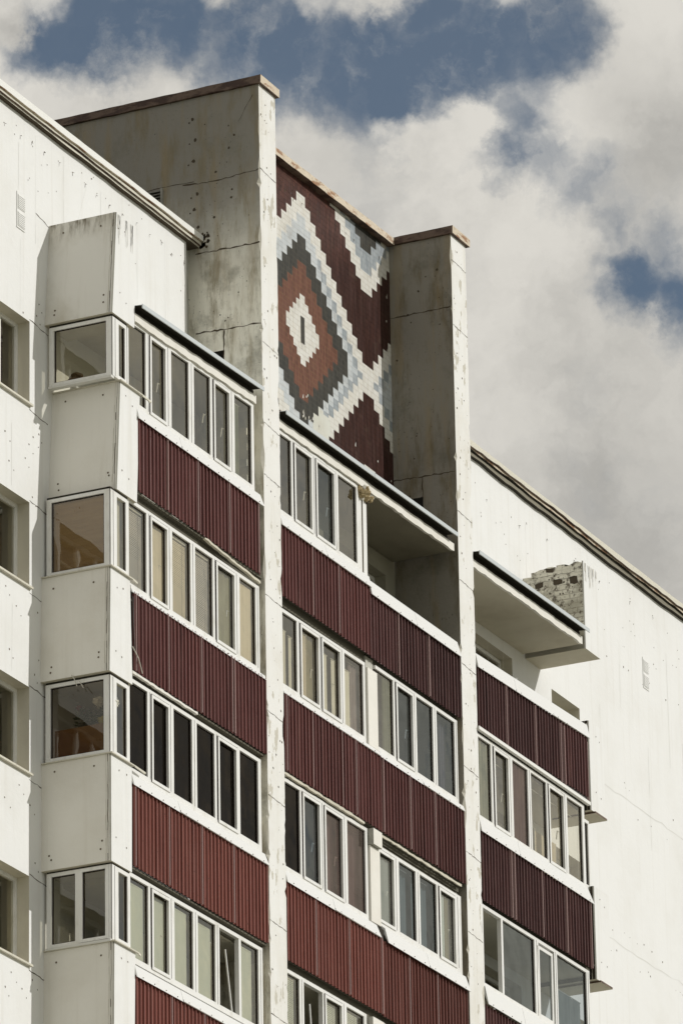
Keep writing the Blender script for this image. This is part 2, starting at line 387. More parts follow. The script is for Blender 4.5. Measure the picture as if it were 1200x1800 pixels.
ORG = {}
def place(o, parent, world):
    ORG[o.name] = Vector(world)
    if parent is not None:
        o.parent = parent; o.location = Vector(world) - ORG[parent.name]
    else: o.location = world
def build(name, mb, parent=None, smooth=False, label=None):
    me = bpy.data.meshes.new(name)
    xs = [v[0] for v in mb.v]; ys = [v[1] for v in mb.v]; zs = [v[2] for v in mb.v]
    o0 = Vector(((min(xs) + max(xs)) / 2, (min(ys) + max(ys)) / 2, min(zs)))
    me.from_pydata([tuple(Vector(v) - o0) for v in mb.v], [], mb.f)
    for n in mb.mats: me.materials.append(M[n])
    me.polygons.foreach_set('material_index', mb.m)
    if smooth: me.polygons.foreach_set('use_smooth', [True] * len(me.polygons))
    ca = me.color_attributes.new('tone', 'FLOAT_COLOR', 'CORNER')
    buf = []
    for p, c in zip(me.polygons, mb.c): buf += [c, c, c, 1.0] * p.loop_total
    ca.data.foreach_set('color', buf)
    me.update()
    o = bpy.data.objects.new(name, me); COL.objects.link(o); place(o, parent, o0)
    if label: o['label'] = label
    return o
def tag(o, label, cat, group=None):
    o['label'] = label; o['category'] = cat
    if group: o['group'] = group
    return o
def empty(name, loc, parent=None):
    o = bpy.data.objects.new(name, None); COL.objects.link(o); o.empty_display_size = .3; place(o, parent, loc); return o

def jit(a): return random.uniform(-a, a)
# marks on a facing surface: plane 'y' (facade) or 'x' (flank), 2 mm proud
def on(plane, at, u, v):
    return (u, at - .002, v) if plane == 'y' else (at - .002, u, v)
def spot(mb, plane, at, u, v, r, mt='bolt_rust', n=7):
    pts = []
    for k in range(n):
        a = 2 * math.pi * k / n; rr = r * random.uniform(.65, 1.25)
        pts.append(on(plane, at, u + rr * math.cos(a), v + rr * math.sin(a)))
    if plane == 'x': pts = pts[::-1]
    mb.poly(pts, mt)
def crack(mb, plane, at, pts, w=.008, mt='dirt', rough=.012, seg=.07):
    P = []
    for (a, b) in zip(pts, pts[1:]):
        L = math.hypot(b[0] - a[0], b[1] - a[1]); n = max(1, int(L / seg))
        for k in range(n):
            f = k / n; P.append((a[0] + (b[0] - a[0]) * f + jit(rough), a[1] + (b[1] - a[1]) * f + jit(rough)))
    P.append(pts[-1])
    d = Vector((pts[-1][0] - pts[0][0], pts[-1][1] - pts[0][1])).normalized(); nx, ny = -d.y, d.x
    prev = None
    for (u, v) in P:
        ww = w * random.uniform(.3, 1.3) / 2
        cur = (on(plane, at, u - nx * ww, v - ny * ww), on(plane, at, u + nx * ww, v + ny * ww))
        if prev: mb.poly([prev[0], cur[0], cur[1], prev[1]], mt)
        prev = cur
def hook(mb, plane, at, u, v, s=.06):
    crack(mb, plane, at, [(u - s * .2, v - s * 1.1), (u, v), (u + s * .9, v + s * jit(.4))], .012, 'dirt', .006, .03)
    if random.random() < .6: spot(mb, plane, at, u + jit(.03), v + jit(.03), .012)

def wall(mb, x0, x1, z0, z1, y0, y1, holes, mt, jamb=None, swap=False, backm=None):
    """wall with rectangular openings; holes (xa, xb, za, zb). swap: the wall runs along Y, faces -X at x=y0"""
    jamb = jamb or mt; backm = backm or mt
    xs = sorted({x0, x1} | {h for q in holes for h in q[:2]}); zs = sorted({z0, z1} | {h for q in holes for h in q[2:]})
    xs = [x for x in xs if x0 <= x <= x1]; zs = [z for z in zs if z0 <= z <= z1]
    P = (lambda x, y, z: (x, y, z)) if not swap else (lambda x, y, z: (y, x, z))
    def add(pts, m):
        pts = [P(*p) for p in pts]
        mb.poly(pts[::-1] if swap else pts, m)
    def solid(i, j):
        if i < 0 or j < 0 or i >= len(xs) - 1 or j >= len(zs) - 1: return False
        cx = (xs[i] + xs[i + 1]) / 2; cz = (zs[j] + zs[j + 1]) / 2
        return not any(a < cx < b and c < cz < d for a, b, c, d in holes)
    for i in range(len(xs) - 1):
        for j in range(len(zs) - 1):
            if not solid(i, j): continue
            a, b, c, d = xs[i], xs[i + 1], zs[j], zs[j + 1]
            add([(a, y0, c), (b, y0, c), (b, y0, d), (a, y0, d)], mt)
            add([(b, y1, c), (a, y1, c), (a, y1, d), (b, y1, d)], backm)
            if not solid(i - 1, j): add([(a, y1, c), (a, y0, c), (a, y0, d), (a, y1, d)], jamb)
            if not solid(i + 1, j): add([(b, y0, c), (b, y1, c), (b, y1, d), (b, y0, d)], jamb)
            if not solid(i, j - 1): add([(a, y1, c), (b, y1, c), (b, y0, c), (a, y0, c)], jamb)
            if not solid(i, j + 1): add([(a, y0, d), (b, y0, d), (b, y1, d), (a, y1, d)], jamb)

# ------------------------------------------------------------------ ground
g = MB(); g.poly([(-3000, -3000, 0), (3000, -3000, 0), (3000, 3000, 0), (-3000, 3000, 0)], 'ground_mat')
go = build('ground', g); go['kind'] = 'structure'

# ------------------------------------------------------------------ the apartment block
B = empty('apartment_building', (8, 0, 0))
tag(B, 'tall white panel apartment block with maroon balconies and a tiled mosaic between two rooftop fins', 'building')

FL = 2.755                                        # storey height
sills = [35.34 - FL * k for k in range(12)]
# ---- left facade wall
mb = MB()
LH = []
for zs_ in sills:
    LH += [(-7.65, -5.22, zs_, zs_ + 1.29), (-12.4, -10.0, zs_, zs_ + 1.29)]
wall(mb, -16, -.30, 0, 39.76, 0, .34, LH, 'white_wall', jamb='loggia_paint')
mb.box(-16, 0, .341, .42, 39.3, 39.76, 'white_wall')
# recessed strip beside the fin
mb.poly([(-.30, .12, 0), (0, .12, 0), (0, .12, 39.76), (-.30, .12, 39.76)], 'grey_render')
# marks: row of chipped hooks under the eaves, bolt dots, hairlines
for k in range(15):
    hook(mb, 'y', 0, -5.95 + k * .40 + jit(.05), 39.46 + jit(.04) - k * .004, .05)
for k in range(22):
    spot(mb, 'y', 0, -6.0 + random.random() * 5.6, 39.2 + jit(.45), .011)
for x, z0, z1 in ((-5.05, 37.9, 39.6), (-4.2, 38.4, 39.6), (-5.55, 38.55, 39.3), (-3.05, 36.9, 39.5), (-1.9, 36.9, 39.4), (-1.0, 37.0, 39.5), (-5.75, 33.95, 34.9), (-5.72, 31.2, 32.2), (-5.5, 36.7, 37.8)):
    crack(mb, 'y', 0, [(x, z1), (x + jit(.01), z0)], .006, 'crack_faint', .004, .3)
crack(mb, 'y', 0, [(-3.5, 39.4), (-3.9, 38.4)], .006, 'crack_faint', .004, .3)
for x, z in ((-5.08, 34.9), (-5.25, 34.75), (-5.9, 34.7), (-5.35, 34.5), (-5.8, 34.3), (-5.15, 33.98), (-5.4, 36.7), (-5.05, 36.8), (-5.9, 32.4), (-5.6, 32.2), (-5.1, 31.35),
             (-5.8, 31.5), (-5.5, 29.6), (-5.2, 29.4), (-5.9, 29.3), (-5.08, 28.6), (-5.7, 26.85), (-5.4, 26.7), (-5.9, 26.6), (-5.1, 26.9), (-4.98, 35.0), (-4.97, 37.0), (-4.95, 32.3), (-4.97, 31.6)):
    spot(mb, 'y', 0, x + jit(.04), z, .016); spot(mb, 'y', 0, x + .12 + jit(.02), z - .10, .012)
for k in range(6):                               # floor joints next to the windows
    z = 36.66 - FL * k
    crack(mb, 'y', 0, [(-5.22, z), (-4.68, z - .05)], .014, 'dirt', .01)
    crack(mb, 'y', 0, [(-5.22, z - 1.38), (-4.68, z - 1.42)], .014, 'dirt', .01)
crack(mb, 'y', 0, [(-5.05, 38.38), (-4.62, 38.31)], .014, 'dirt', .01)
build('wall', mb, B)
# ---- right facade wall
mb = MB()
RH = [(8.6, 11.35, s_, s_ + 1.32 if k else 36.76) for k, s_ in enumerate(sills)]
RH += [(12.93, 14.08, s_ + .0, 36.73 - FL * k) for k, s_ in enumerate(sills)]
wall(mb, 7.46, 40, 0, 39.85, 0, .34, RH, 'white_wall', jamb='loggia_paint')
for z in (35.7, 33.0, 30.2):
    crack(mb, 'y', 0, [(13.2 if z < 35 else 15.0, z - .03), (22, z)], .014, 'crack_faint', .03, .25)
for k in range(120):
    z = random.choice((35.7, 33.0, 30.2, 38.3)) + random.choice((-.22, .2)) + jit(.07)
    spot(mb, 'y', 0, 14.0 + random.random() * 9, z, random.choice((.009, .013, .018)))
for k in range(40):
    spot(mb, 'y', 0, 7.6 + random.random() * 11, 39.5 - abs(jit(.9)), .012)
for k in range(9):
    hook(mb, 'y', 0, 8.2 + k * 1.15 + jit(.2), 39.35 + jit(.1), .05)
for k in range(16):
    x = 8.3 + k * .95 + jit(.2); z1 = random.uniform(34, 39.5)
    crack(mb, 'y', 0, [(x, z1), (x + jit(.02), z1 - random.uniform(.8, 2.4))], .007, 'crack_faint', .004, .3)
crack(mb, 'y', 0, [(14.35, 35.62), (13.95, 35.12)], .05, 'dirt', .02, .08)     # torn-out bracket scar, its shadow painted in with the dark strips
crack(mb, 'y', 0, [(14.35, 35.62), (14.46, 35.40)], .045, 'dirt', .02, .08)
build('wall', mb, B)
# ---- loggia back wall behind the balconies and the body of the block
mb = MB()
HB = []
for k, s_ in enumerate(sills):
    HB += [(-3.4, -1.2, s_ + .0, s_ + 1.30), (1.3, 2.9, s_, s_ + 1.30), (4.3, 6.55, s_, s_ + 1.31)]
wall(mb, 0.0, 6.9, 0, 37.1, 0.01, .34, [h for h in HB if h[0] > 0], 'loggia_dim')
build('wall', mb, B)
mb = MB()
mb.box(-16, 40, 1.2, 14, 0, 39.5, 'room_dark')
mb.box(-16, 40, .35, 1.2, 39.3, 39.5, 'raw_concrete')
for k, s_ in enumerate(sills):
    mb.box(-16, 40, .35, 1.19, s_ - .95, s_ - .80, 'loggia_paint')
for x in (-16, -9.8, -4.6, -.1, 7.0, 11.6, 16, 39.9):
    mb.box(x, x + .1, .36, 1.18, 0, 39.2, 'loggia_paint')
build('room_core', mb, B)

# ---- roof edges
def roof_edge(x0, x1, ztop, slope=0., worn=False):
    mb = MB(); n = int((x1 - x0) / .22)
    def strip(y, za, zb, mt, jb, jt, yb, mt2):
        pr = None
        w = 0
        for i in range(n + 1):
            x = x0 + (x1 - x0) * i / n; dz = slope * (x - x0)
            w = .7 * w + jit(jb)
            cur = (x, za + dz + w, zb + dz + jit(jt))
            if pr:
                mb.poly([(pr[0], y, pr[1]), (cur[0], y, cur[1]), (cur[0], y, cur[2]), (pr[0], y, pr[2])], mt)
                mb.poly([(pr[0], yb, pr[1]), (cur[0], yb, cur[1]), (cur[0], y, cur[1]), (pr[0], y, pr[1])], mt2)
                mb.poly([(pr[0], y, pr[2]), (cur[0], y, cur[2]), (cur[0], yb, cur[2]), (pr[0], yb, pr[2])], mt)
            else:
                mb.poly([(x, yb, cur[1]), (x, y, cur[1]), (x, y, cur[2]), (x, yb, cur[2])], mt)
            pr = cur
        mb.poly([(x1, y, pr[1]), (x1, yb, pr[1]), (x1, yb, pr[2]), (x1, y, pr[2])], mt)
    if worn:
        random.seed(12)
        strip(-.15, ztop - .075, ztop, 'flash_old', .016, .004, .5, 'coping_dark')
        strip(-.11, ztop - .125, ztop - .085, 'coping_rust', .012, .002, .3, 'gap_dark')
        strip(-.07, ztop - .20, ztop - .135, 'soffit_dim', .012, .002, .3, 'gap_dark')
        return build('roof_edge', mb, B)
    strip(-.15, ztop - .095, ztop, 'flash_white', .008, .002, .5, 'coping_rust')
    strip(-.115, ztop - .140, ztop - .102, 'flash_old', .007, .001, .3, 'coping_dark')
    strip(-.080, ztop - .180, ztop - .146, 'flash_old', .006, .001, .3, 'dirt')
    return build('roof_edge', mb, B)
roof_edge(-16, -.02, 39.925)
roof_edge(7.62, 40, 39.99, worn=True)

# ---- fins
def fin(x0, x1, ztop, joints, fjoints, flank_mat, hole, seedv):
    random.seed(seedv)
    mb = MB(); yf = -1.10; yb = 7.0
    zs = sorted(set([0, 20, 26] + [26 + .085 * i for i in range(int((ztop - 26) / .085))] + [ztop, hole[2], hole[3]]))
    # ragged arrises of the front edge
    ch = {}
    for z in zs:
        c = []
        for e in (0, 1):
            a = max(0, noise.noise(Vector((e * 9 + seedv, z * 1.7, 0))) - .12) * .10 + abs(jit(.005))
            if random.random() < .05: a += random.uniform(.01, .05)
            c.append(min(a, .07))
        ch[z] = c
    ys = [yf + .12, hole[0], hole[1], 0, yb]
    for za, zb in zip(zs, zs[1:]):
        la, lb = ch[za], ch[zb]
        mb.poly([(x0 + la[0], yf, za), (x1 - la[1], yf, za), (x1 - lb[1], yf, zb), (x0 + lb[0], yf, zb)], 'fin_white')
        mb.poly([(x0, yf + la[0], za), (x0 + la[0], yf, za), (x0 + lb[0], yf, zb), (x0, yf + lb[0], zb)], 'crack_pale')
        mb.poly([(x1 - la[1], yf, za), (x1, yf + la[1], za), (x1, yf + lb[1], zb), (x1 - lb[1], yf, zb)], 'crack_pale')
        for side, x, e in ((0, x0, 0), (1, x1, 1)):
            yy = [yf] + ys
            for q, (ya, yb_) in enumerate(zip(yy, yy[1:])):
                ya0 = ya + (la[e] if q == 0 else 0); ya1 = ya + (lb[e] if q == 0 else 0)
                if q == 2 and hole[2] <= za and zb <= hole[3] + 1e-6: continue
                f = [(x, yb_, za), (x, ya0, za), (x, ya1, zb), (x, yb_, zb)]
                mb.poly(f if side == 0 else f[::-1], flank_mat if side == 0 else 'grey_render')
    ha, hb, hc, hd = hole
    mb.poly([(x0, hb, hc), (x1, hb, hc), (x1, hb, hd), (x0, hb, hd)][::1], 'gap_dark')  # reveals coloured dark for the shade inside the hole
    mb.poly([(x0, ha, hc), (x1, ha, hc), (x1, ha, hd), (x0, ha, hd)][::-1], 'gap_dark')
    mb.poly([(x0, ha, hd), (x1, ha, hd), (x1, hb, hd), (x0, hb, hd)], 'gap_dark')
    mb.poly([(x0, ha, hc), (x1, ha, hc), (x1, hb, hc), (x0, hb, hc)], 'grey_render')
    mb.poly([(x0, yf, ztop), (x1, yf, ztop), (x1, yb, ztop), (x0, yb, ztop)], 'raw_concrete')
    for (a, b) in joints: crack(mb, 'x', x0, [(a[0], a[1]), (b[0], b[1])], .022, 'dirt', .012, .06)
    for z in fjoints: crack(mb, 'y', yf, [(x0 + .01, z + .01), (x1 - .01, z - .03)], .012, 'dirt', .008, .06)
    for k in range(90):                           # pock marks
        z = random.uniform(26, ztop - .2)
        spot(mb, 'y', yf, random.uniform(x0 + .05, x1 - .05), z, random.choice((.006, .008, .012, .018)), random.choice(('bolt_rust', 'dirt')))
    for k in range(26):
        spot(mb, 'x', x0, random.uniform(-1.0, -.1), random.uniform(37.4, ztop - .2), random.choice((.006, .009, .014, .022)), 'dirt')
    return mb
J1 = [((-1.09, 40.84), (-.2, 40.80)), ((-.2, 40.80), (.2, 40.84)), ((-1.09, 39.64), (0, 39.66)), ((-1.09, 38.33), (0, 38.36)), ((-.47, 38.34), (-.47, 37.5))]
mb = fin(0, .56, 42.25, J1, [40.85, 38.03, 36.73, 35.9, 34.0, 32.2, 30.9, 29.0, 27.6], 'flank_near', (-.47, -.24, 37.55, 38.01), 3)
for k, (y, z) in enumerate([(.0, 41.9), (.0, 41.55), (.02, 41.2), (-.02, 40.65), (-.0, 40.4), (-.03, 40.1), (-.05, 39.85)]):
    spot(mb, 'x', 0, y + jit(.03), z, .03, 'dirt'); spot(mb, 'x', 0, y + .08, z - .05, .016, 'dirt')
for k in range(26): spot(mb, 'x', 0, -.05 - abs(jit(.18)), 39.86 + jit(.12), random.uniform(.01, .04), 'dirt')
crack(mb, 'x', 0, [(-1.0, 42.1), (-.75, 41.7)], .01, 'dirt', .01)
crack(mb, 'x', 0, [(.02, 40.86), (2.2, 40.9)], .014, 'dirt', .01, .15)
finA = build('fin', mb, B)
J2 = [((-1.08, 41.165), (0, 41.17)), ((-1.08, 38.33), (0, 38.36)), ((-.50, 38.33), (-.5, 38.0))]
mb = fin(6.90, 7.46, 42.42, J2, [41.98, 40.85, 37.66, 36.5, 35.1, 33.4, 32.0, 30.7, 29.2, 27.8], 'flank_far', (-.51, -.24, 37.35, 38.0), 5)
finB = build('fin', mb, B)

def coping(name, x0, x1, y0, y1, z0, z1, parent, slope=0, left='coping_dark'):
    mb = MB(); random.seed(11)
    n = max(2, int(max(x1 - x0, y1 - y0) / .18))
    along = 'x' if (x1 - x0) > (y1 - y0) else 'y'
    pr = None
    for i in range(n + 1):
        f = i / n
        if along == 'x':
            x = x0 + (x1 - x0) * f; dz = slope * (x - x0)
            c = [(x, y0 + jit(.004), z0 + dz + jit(.006)), (x, y1, z0 + dz), (x, y1, z1 + dz), (x, y0 + .01, z1 + dz + jit(.004))]
        else:
            y = y0 + (y1 - y0) * f; dz = 0
            c = [(x1, y, z0), (x0 + jit(.004), y, z0 + jit(.008)), (x0 + .01, y, z1 + jit(.004)), (x1, y, z1)]
            c = [c[1], c[0], c[3], c[2]]
        if pr:
            mts = (['coping_dark', 'coping_rust', 'coping_rust', 'coping_rust'] if along == 'x' else ['coping_dark', 'coping_rust', 'coping_rust', left])
            for k in range(4):
                a, b = k, (k + 1) % 4
                q = [pr[a], pr[b], c[b], c[a]] if along == 'x' else [pr[a], c[a], c[b], pr[b]]
                mb.poly(q[::-1] if along == 'x' else q[::-1], mts[k])
        else: mb.poly(c if along == 'y' else [c[3], c[2], c[1], c[0]], 'coping_rust')
        pr = c
    mb.poly(pr, 'coping_rust')
    return build(name, mb, parent)
coping('coping', -.045, .605, -1.155, 7.05, 42.252, 42.385, finA)
coping('coping', 6.855, 7.53, -1.155, 7.05, 42.422, 42.555, finB)

# ---- mosaic wall
def ak(X):
    """column index counted out from the diamond axis at X=3.67; mirrored again about X=6.02"""
    if X > 5.82: X = 5.75 if X < 6.225 and False else X
    d = abs(X - 3.67)
    if d < .155: return 0
    if X > 6.225:
        j = int((X - 6.225) / .19); return max(11 - j, 0)
    if X > 5.82: return 12
    return min(12, 1 + int((d - .155) / .1814))
def mosaic_colour(X, Z):
    k = ak(X); d = abs(X - 3.67)
    if d < .09: j = 0
    else: j = 1 + int((d - .09) / .122)
    if j <= 4 and 39.184 + .118 * j < Z < 40.372 - .118 * j:
        if d < .07 and 39.545 < Z < 40.0: return 'tile_black'
        return 'tile_white'
    if k <= 6 and 38.6 + .1725 * k < Z < 40.92 - .1725 * k and X < 5.8: return 'tile_rust'
    if 41.28 + .172 * (12 - k) < Z and k >= 4:
        if Z > 42.01 + .17 * (12 - k) and k >= 10: return 'tile_black'
        if Z > 41.64 + .171 * (12 - k): return 'tile_blue' if k >= 10 or Z < 41.82 + .171 * (12 - k) else 'tile_white'
        return 'tile_white'
    wt_, lt_ = 42.09 - .1728 * k, 37.45 + .1722 * k
    if Z > wt_: return 'tile_brown'
    if Z < lt_:
        return 'tile_white' if (5.81 < X < 6.225 and Z < 38.28 and Z > 38.05) else 'tile_brown'
    if k <= 8 and X < 5.8 and 38.165 + .1725 * k < Z < 41.375 - .1733 * k: return 'tile_black'
    if 3.98 < X < 4.61 and Z < 38.72 - .3 * abs(X - 4.1): return 'mosaic_patch'
    if Z > wt_ - .36 or Z < lt_ + .36: return 'tile_white'
    if Z > wt_ - .54 or Z < lt_ + .54: return 'tile_blue' if X > 4.3 else 'tile_pale'
    return 'tile_pale'
mb = MB()
brk = {.55, 6.9, 5.82, 6.225, 3.98, 4.61, 3.6, 3.74}
for k in range(0, 13):
    for s_ in (-1, 1): brk.add(round(3.67 + s_ * (.155 + .1814 * k), 4))
for k in range(0, 6):
    for s_ in (-1, 1): brk.add(round(3.67 + s_ * (.09 + .122 * k), 4))
for j in range(5): brk.add(round(6.225 + .19 * j, 4))
brk = sorted(b for b in brk if .55 <= b <= 6.9)
for xa, xb in zip(brk, brk[1:]):
    if xb - xa < .004: continue
    xm = (xa + xb) / 2; top = 42.262 + .0245 * (xb - .55)
    z = 37.12; cur = mosaic_colour(xm, z); z0 = z; N = 2100; dz = (top - z) / N
    for i in range(1, N + 1):
        c = mosaic_colour(xm, z + dz * (i + .5)) if i < N else None
        if c != cur:
            zz = z + dz * i
            mb.poly([(xa, 0, z0), (xb, 0, z0), (xb, 0, zz), (xa, 0, zz)], cur); z0 = zz; cur = c
random.seed(21)
for k in range(26):                                # lost tiles showing pale bedding
    x, z = random.choice([(random.uniform(5.4, 6.85), random.uniform(37.9, 38.6)), (6.72 + jit(.1), random.uniform(38.5, 41.5)), (random.uniform(3.6, 4.3), 38.5 + jit(.3))])
    mb.poly([(x, -.002, z), (x + .028, -.002, z), (x + .028, -.002, z + random.uniform(.03, .09)), (x, -.002, z + .03)], random.choice(('tile_white', 'crack_pale')))
for k in range(12):
    hook(mb, 'y', 0, 3.1 + k * .31 + jit(.04), 41.92 + jit(.05) + k * .02, .04)
mb.poly([(.55, .3, 37.12), (6.9, .3, 37.12), (6.9, .3, 42.26), (.55, .3, 42.26)][::-1], 'raw_concrete')
mosaic = build('mosaic_wall', mb, B)
coping('coping', .562, 6.85, -.13, .35, 42.262, 42.39, mosaic, slope=.0225)
mb = MB(); mb.box(.57, 6.89, .36, 7.0, 39.5, 42.2, 'raw_concrete'); build('rooftop_block', mb, B)

# vent grille on the near fin flank, plus the painted-over vents
mb = MB(); mb.box(-.03, -.004, .56, 1.2, 40.52, 40.83, 'gap_dark')
for k in range(6): mb.hexa([(-.075, .57, 40.545 + k * .05), (-.032, .57, 40.555 + k * .05), (-.032, 1.19, 40.555 + k * .05), (-.075, 1.19, 40.545 + k * .05)][::-1],
                           [(-.07, .57, 40.55 + k * .05), (-.032, .57, 40.575 + k * .05), (-.032, 1.19, 40.575 + k * .05), (-.07, 1.19, 40.55 + k * .05)][::-1], 'raw_concrete')
mb.box(-.05, -.003, .53, .56, 40.50, 40.85, 'raw_concrete')
build('louvre', mb, B)
for (x, z) in ((-5.62, 37.95), (16.88, 37.98)):
    mb = MB(); w = .22
    mb.box(x, x + w + .02, -.012, -.001, z, z + .56, 'white_wall')
    for k in (0, 1):
        mb.box(x + .02, x + w, -.02, -.0125, z + .03 + k * .27, z + .25 + k * .27, 'white_wall')
        for q in range(7): mb.box(x + .025, x + w - .005, -.027, -.0205, z + .045 + k * .27 + q * .029, z + .06 + k * .27 + q * .029, 'white_wall')
    build('vent_cover', mb, B)

# ------------------------------------------------------------------ glazing
YG = -1.04
def glazing(parent, x0, x1, z0, z1, panes, gmat, slope=0., y=YG, name='window_frame', drop=.0, gm=None):
    """panes: (glass x0, glass x1, kind) kind f fixed, c casement (raised sash), o open; z0,z1 glass bottom/top at x0"""
    F_ = MB(); fr = .055
    zt = lambda x: z1 + slope * (x - x0)
    # bottom and top rails, outer stiles
    F_.box(x0, x1, y, y + .07, z0 - fr - .03, z0, 'pvc')
    F_.box(x0, x1, y, y + .07, z1, z1 + fr, 'pvc', slope=slope)
    edges = [x0] + [v for p in panes for v in p[:2]] + [x1]
    for a, b in zip(edges[::2], edges[1::2]):
        if b - a > .004:
            d = slope * (a - x0)
            F_.box(a, b, y + .001, y + .07, z0, z1 + d, 'pvc', slope=0 if slope == 0 else slope)
            if b - a > .10: F_.box((a + b) / 2 - .004, (a + b) / 2 + .004, y - .0015, y + .01, z0 - .01, z1 + d + .02, 'gasket')
    fo = build(name, F_, parent)
    for i, (a, b, kd) in enumerate(panes):
        zb, zc = z0, zt((a + b) / 2); s0 = slope * (b - a) / 2
        if kd == 'c': zc -= .05; zb += .012
        gmat_i = (gm or {}).get(i, gmat)
        if kd == 'n': continue
        if kd == 'c':
            S = MB(); w = .045
            S.box(a - w, b + w, y - .016, y - .002, zb - w, zb, 'pvc')
            S.box(a - w, b + w, y - .016, y - .002, zc - .002, zc + w - .002, 'pvc', slope=0)
            S.box(a - w, a, y - .016, y - .002, zb + .0005, zc - .0025, 'pvc'); S.box(b, b + w, y - .016, y - .002, zb + .0005, zc - .0025, 'pvc')
            S.box(a - w - .009, a - w, y - .008, y - .0015, zb - w, zc + w, 'gasket'); S.box(b + w, b + w + .009, y - .008, y - .0015, zb - w, zc + w, 'gasket')
            S.box(a - w, b + w, y - .008, y - .0015, zc + w, zc + w + .010, 'gasket')
            so = build('sash', S, fo)
            H = MB(); H.box(b + .006, b + .03, y + .055, y + .11, (zb + zc) / 2 - .12, (zb + zc) / 2 + .06, 'pvc')
        G = MB(); yg = y + .034
        G.poly([(a + .012, yg, zb + .012), (b - .012, yg, zb + .012), (b - .012, yg, zc + s0 - .012), (a + .012, yg, zc - s0 - .012)], gmat_i)
        q = .012
        G.box(a, a + q, yg - .004, yg + .02, zb, zc - s0, 'gasket'); G.box(b - q, b, yg - .012, yg + .02, zb, zc + s0, 'gasket')
        G.box(a + q, b - q, yg - .004, yg + .02, zb, zb + q, 'gasket'); G.box(a + q, b - q, yg - .004, yg + .02, zc - s0 - q, zc - s0, 'gasket', slope=slope)
        build('pane', G, fo)
        if kd in 'hc':                               # see-through pane with an inside handle
            S = MB(); S.tube([(b - .10, yg + .05, (zb + zc) / 2 - .12), (b - .10, yg + .03, (zb + zc) / 2 + .02), (b - .05, yg + .03, (zb + zc) / 2 + .02)], .011, 'pvc', 6); build('handle', S, fo)
    return fo

def cladding_part(parent, x0, x1, z0, z1, mt, seams, tones=None, slope=0., y=-1.075, pitch=.1115, lean=0.):
    """trapezoid-ribbed sheet; seams: x of the overlapping sheet edges"""
    mb = MB(); y0 = y; h = .028
    prof = []
    x = x0; i = 0
    while x < x1:
        for dx, dy in ((0, 0), (.012, -h), (.030, -h), (.042, 0), (.072, 0), (.077, -.004), (.082, 0)):
            if x + dx < x1: prof.append((x + dx + (jit(.004) if 0 < dx else 0), y0 + dy))
        x += pitch; i += 1
    prof.append((x1, y0))
    tone_of = lambda xx: (tones[sum(1 for s_ in seams if s_ < xx)] if tones else 1.0)
    for (a, ya), (b, yb) in zip(prof, prof[1:]):
        sa, sb = slope * (a - x0), slope * (b - x0); la = lean
        j = jit(.003)
        mb.poly([(a, ya, z0 + sa), (b, yb, z0 + sb), (b, yb + la, z1 + sb), (a, ya + la, z1 + sa)], mt, tone_of((a + b) / 2) * random.uniform(.93, 1.07))
    mb.poly([(x0, y0 + .012, z0), (x1, y0 + .012, z0), (x1, y0 + .012, z1), (x0, y0 + .012, z1)][::-1], 'clad_back')
    for s_ in seams:
        if x0 < s_ < x1 + .02:
            mb.box(s_ - .006, s_ + .006, y0 - h - .008, y0 - .001, z0 + .005, z1 - .005, 'clad_edge')
    for row in (z0 + .12, z1 - .13, (z0 + z1) / 2 - .15):
        xx = x0 + .08
        while xx < x1 - .05:
            spot(mb, 'y', y0 - .002, xx, row + jit(.03), .011, 'gap_dark'); xx += random.choice((.223, .334, .446))
    return build('cladding', mb, parent)

def sill(parent, x0, x1, z0, z1, mt='zinc_white', out=.05, cut=0., y=-1.075, slope=0., lip=True):
    """folded metal flashing: sloped face hanging in front of the cladding head"""
    mb = MB(); yt = y - .005; yb = y - out
    n = max(1, int((x1 - x0) / 1.1)); 
    for i in range(n):
        a = x0 + (x1 - x0) * i / n; b = x0 + (x1 - x0) * (i + 1) / n
        o = -.003 * (i % 2); sa, sb = slope * (a - x0), slope * (b - x0); j = jit(.006)
        ca = cut if i == n - 1 else 0
        mb.hexa([(a, yb + o, z0 + sa + j), (b, yb + o, z0 + sb + j), (b, yb + .012, z0 + sb), (a, yb + .012, z0 + sa)],
                [(a, yt + o, z1 + sa), (b - ca, yt + o, z1 + sb), (b - ca, y + .06, z1 + sb + .012), (a, y + .06, z1 + sa + .012)], mt)
        if i: mb.box(a - .003, a + .002, yb - .003, yb + .002, z0 + sa, z0 + sa + .03, 'gasket')
        for q in range(4):
            u = a + (b - a) * (q + .5) / 4
            mb.box(u - .006, u + .006, yb - .004, yb + .004, z0 + sa + .02, z0 + sa + .032, 'bolt_rust')
    return build('sill', mb, parent)

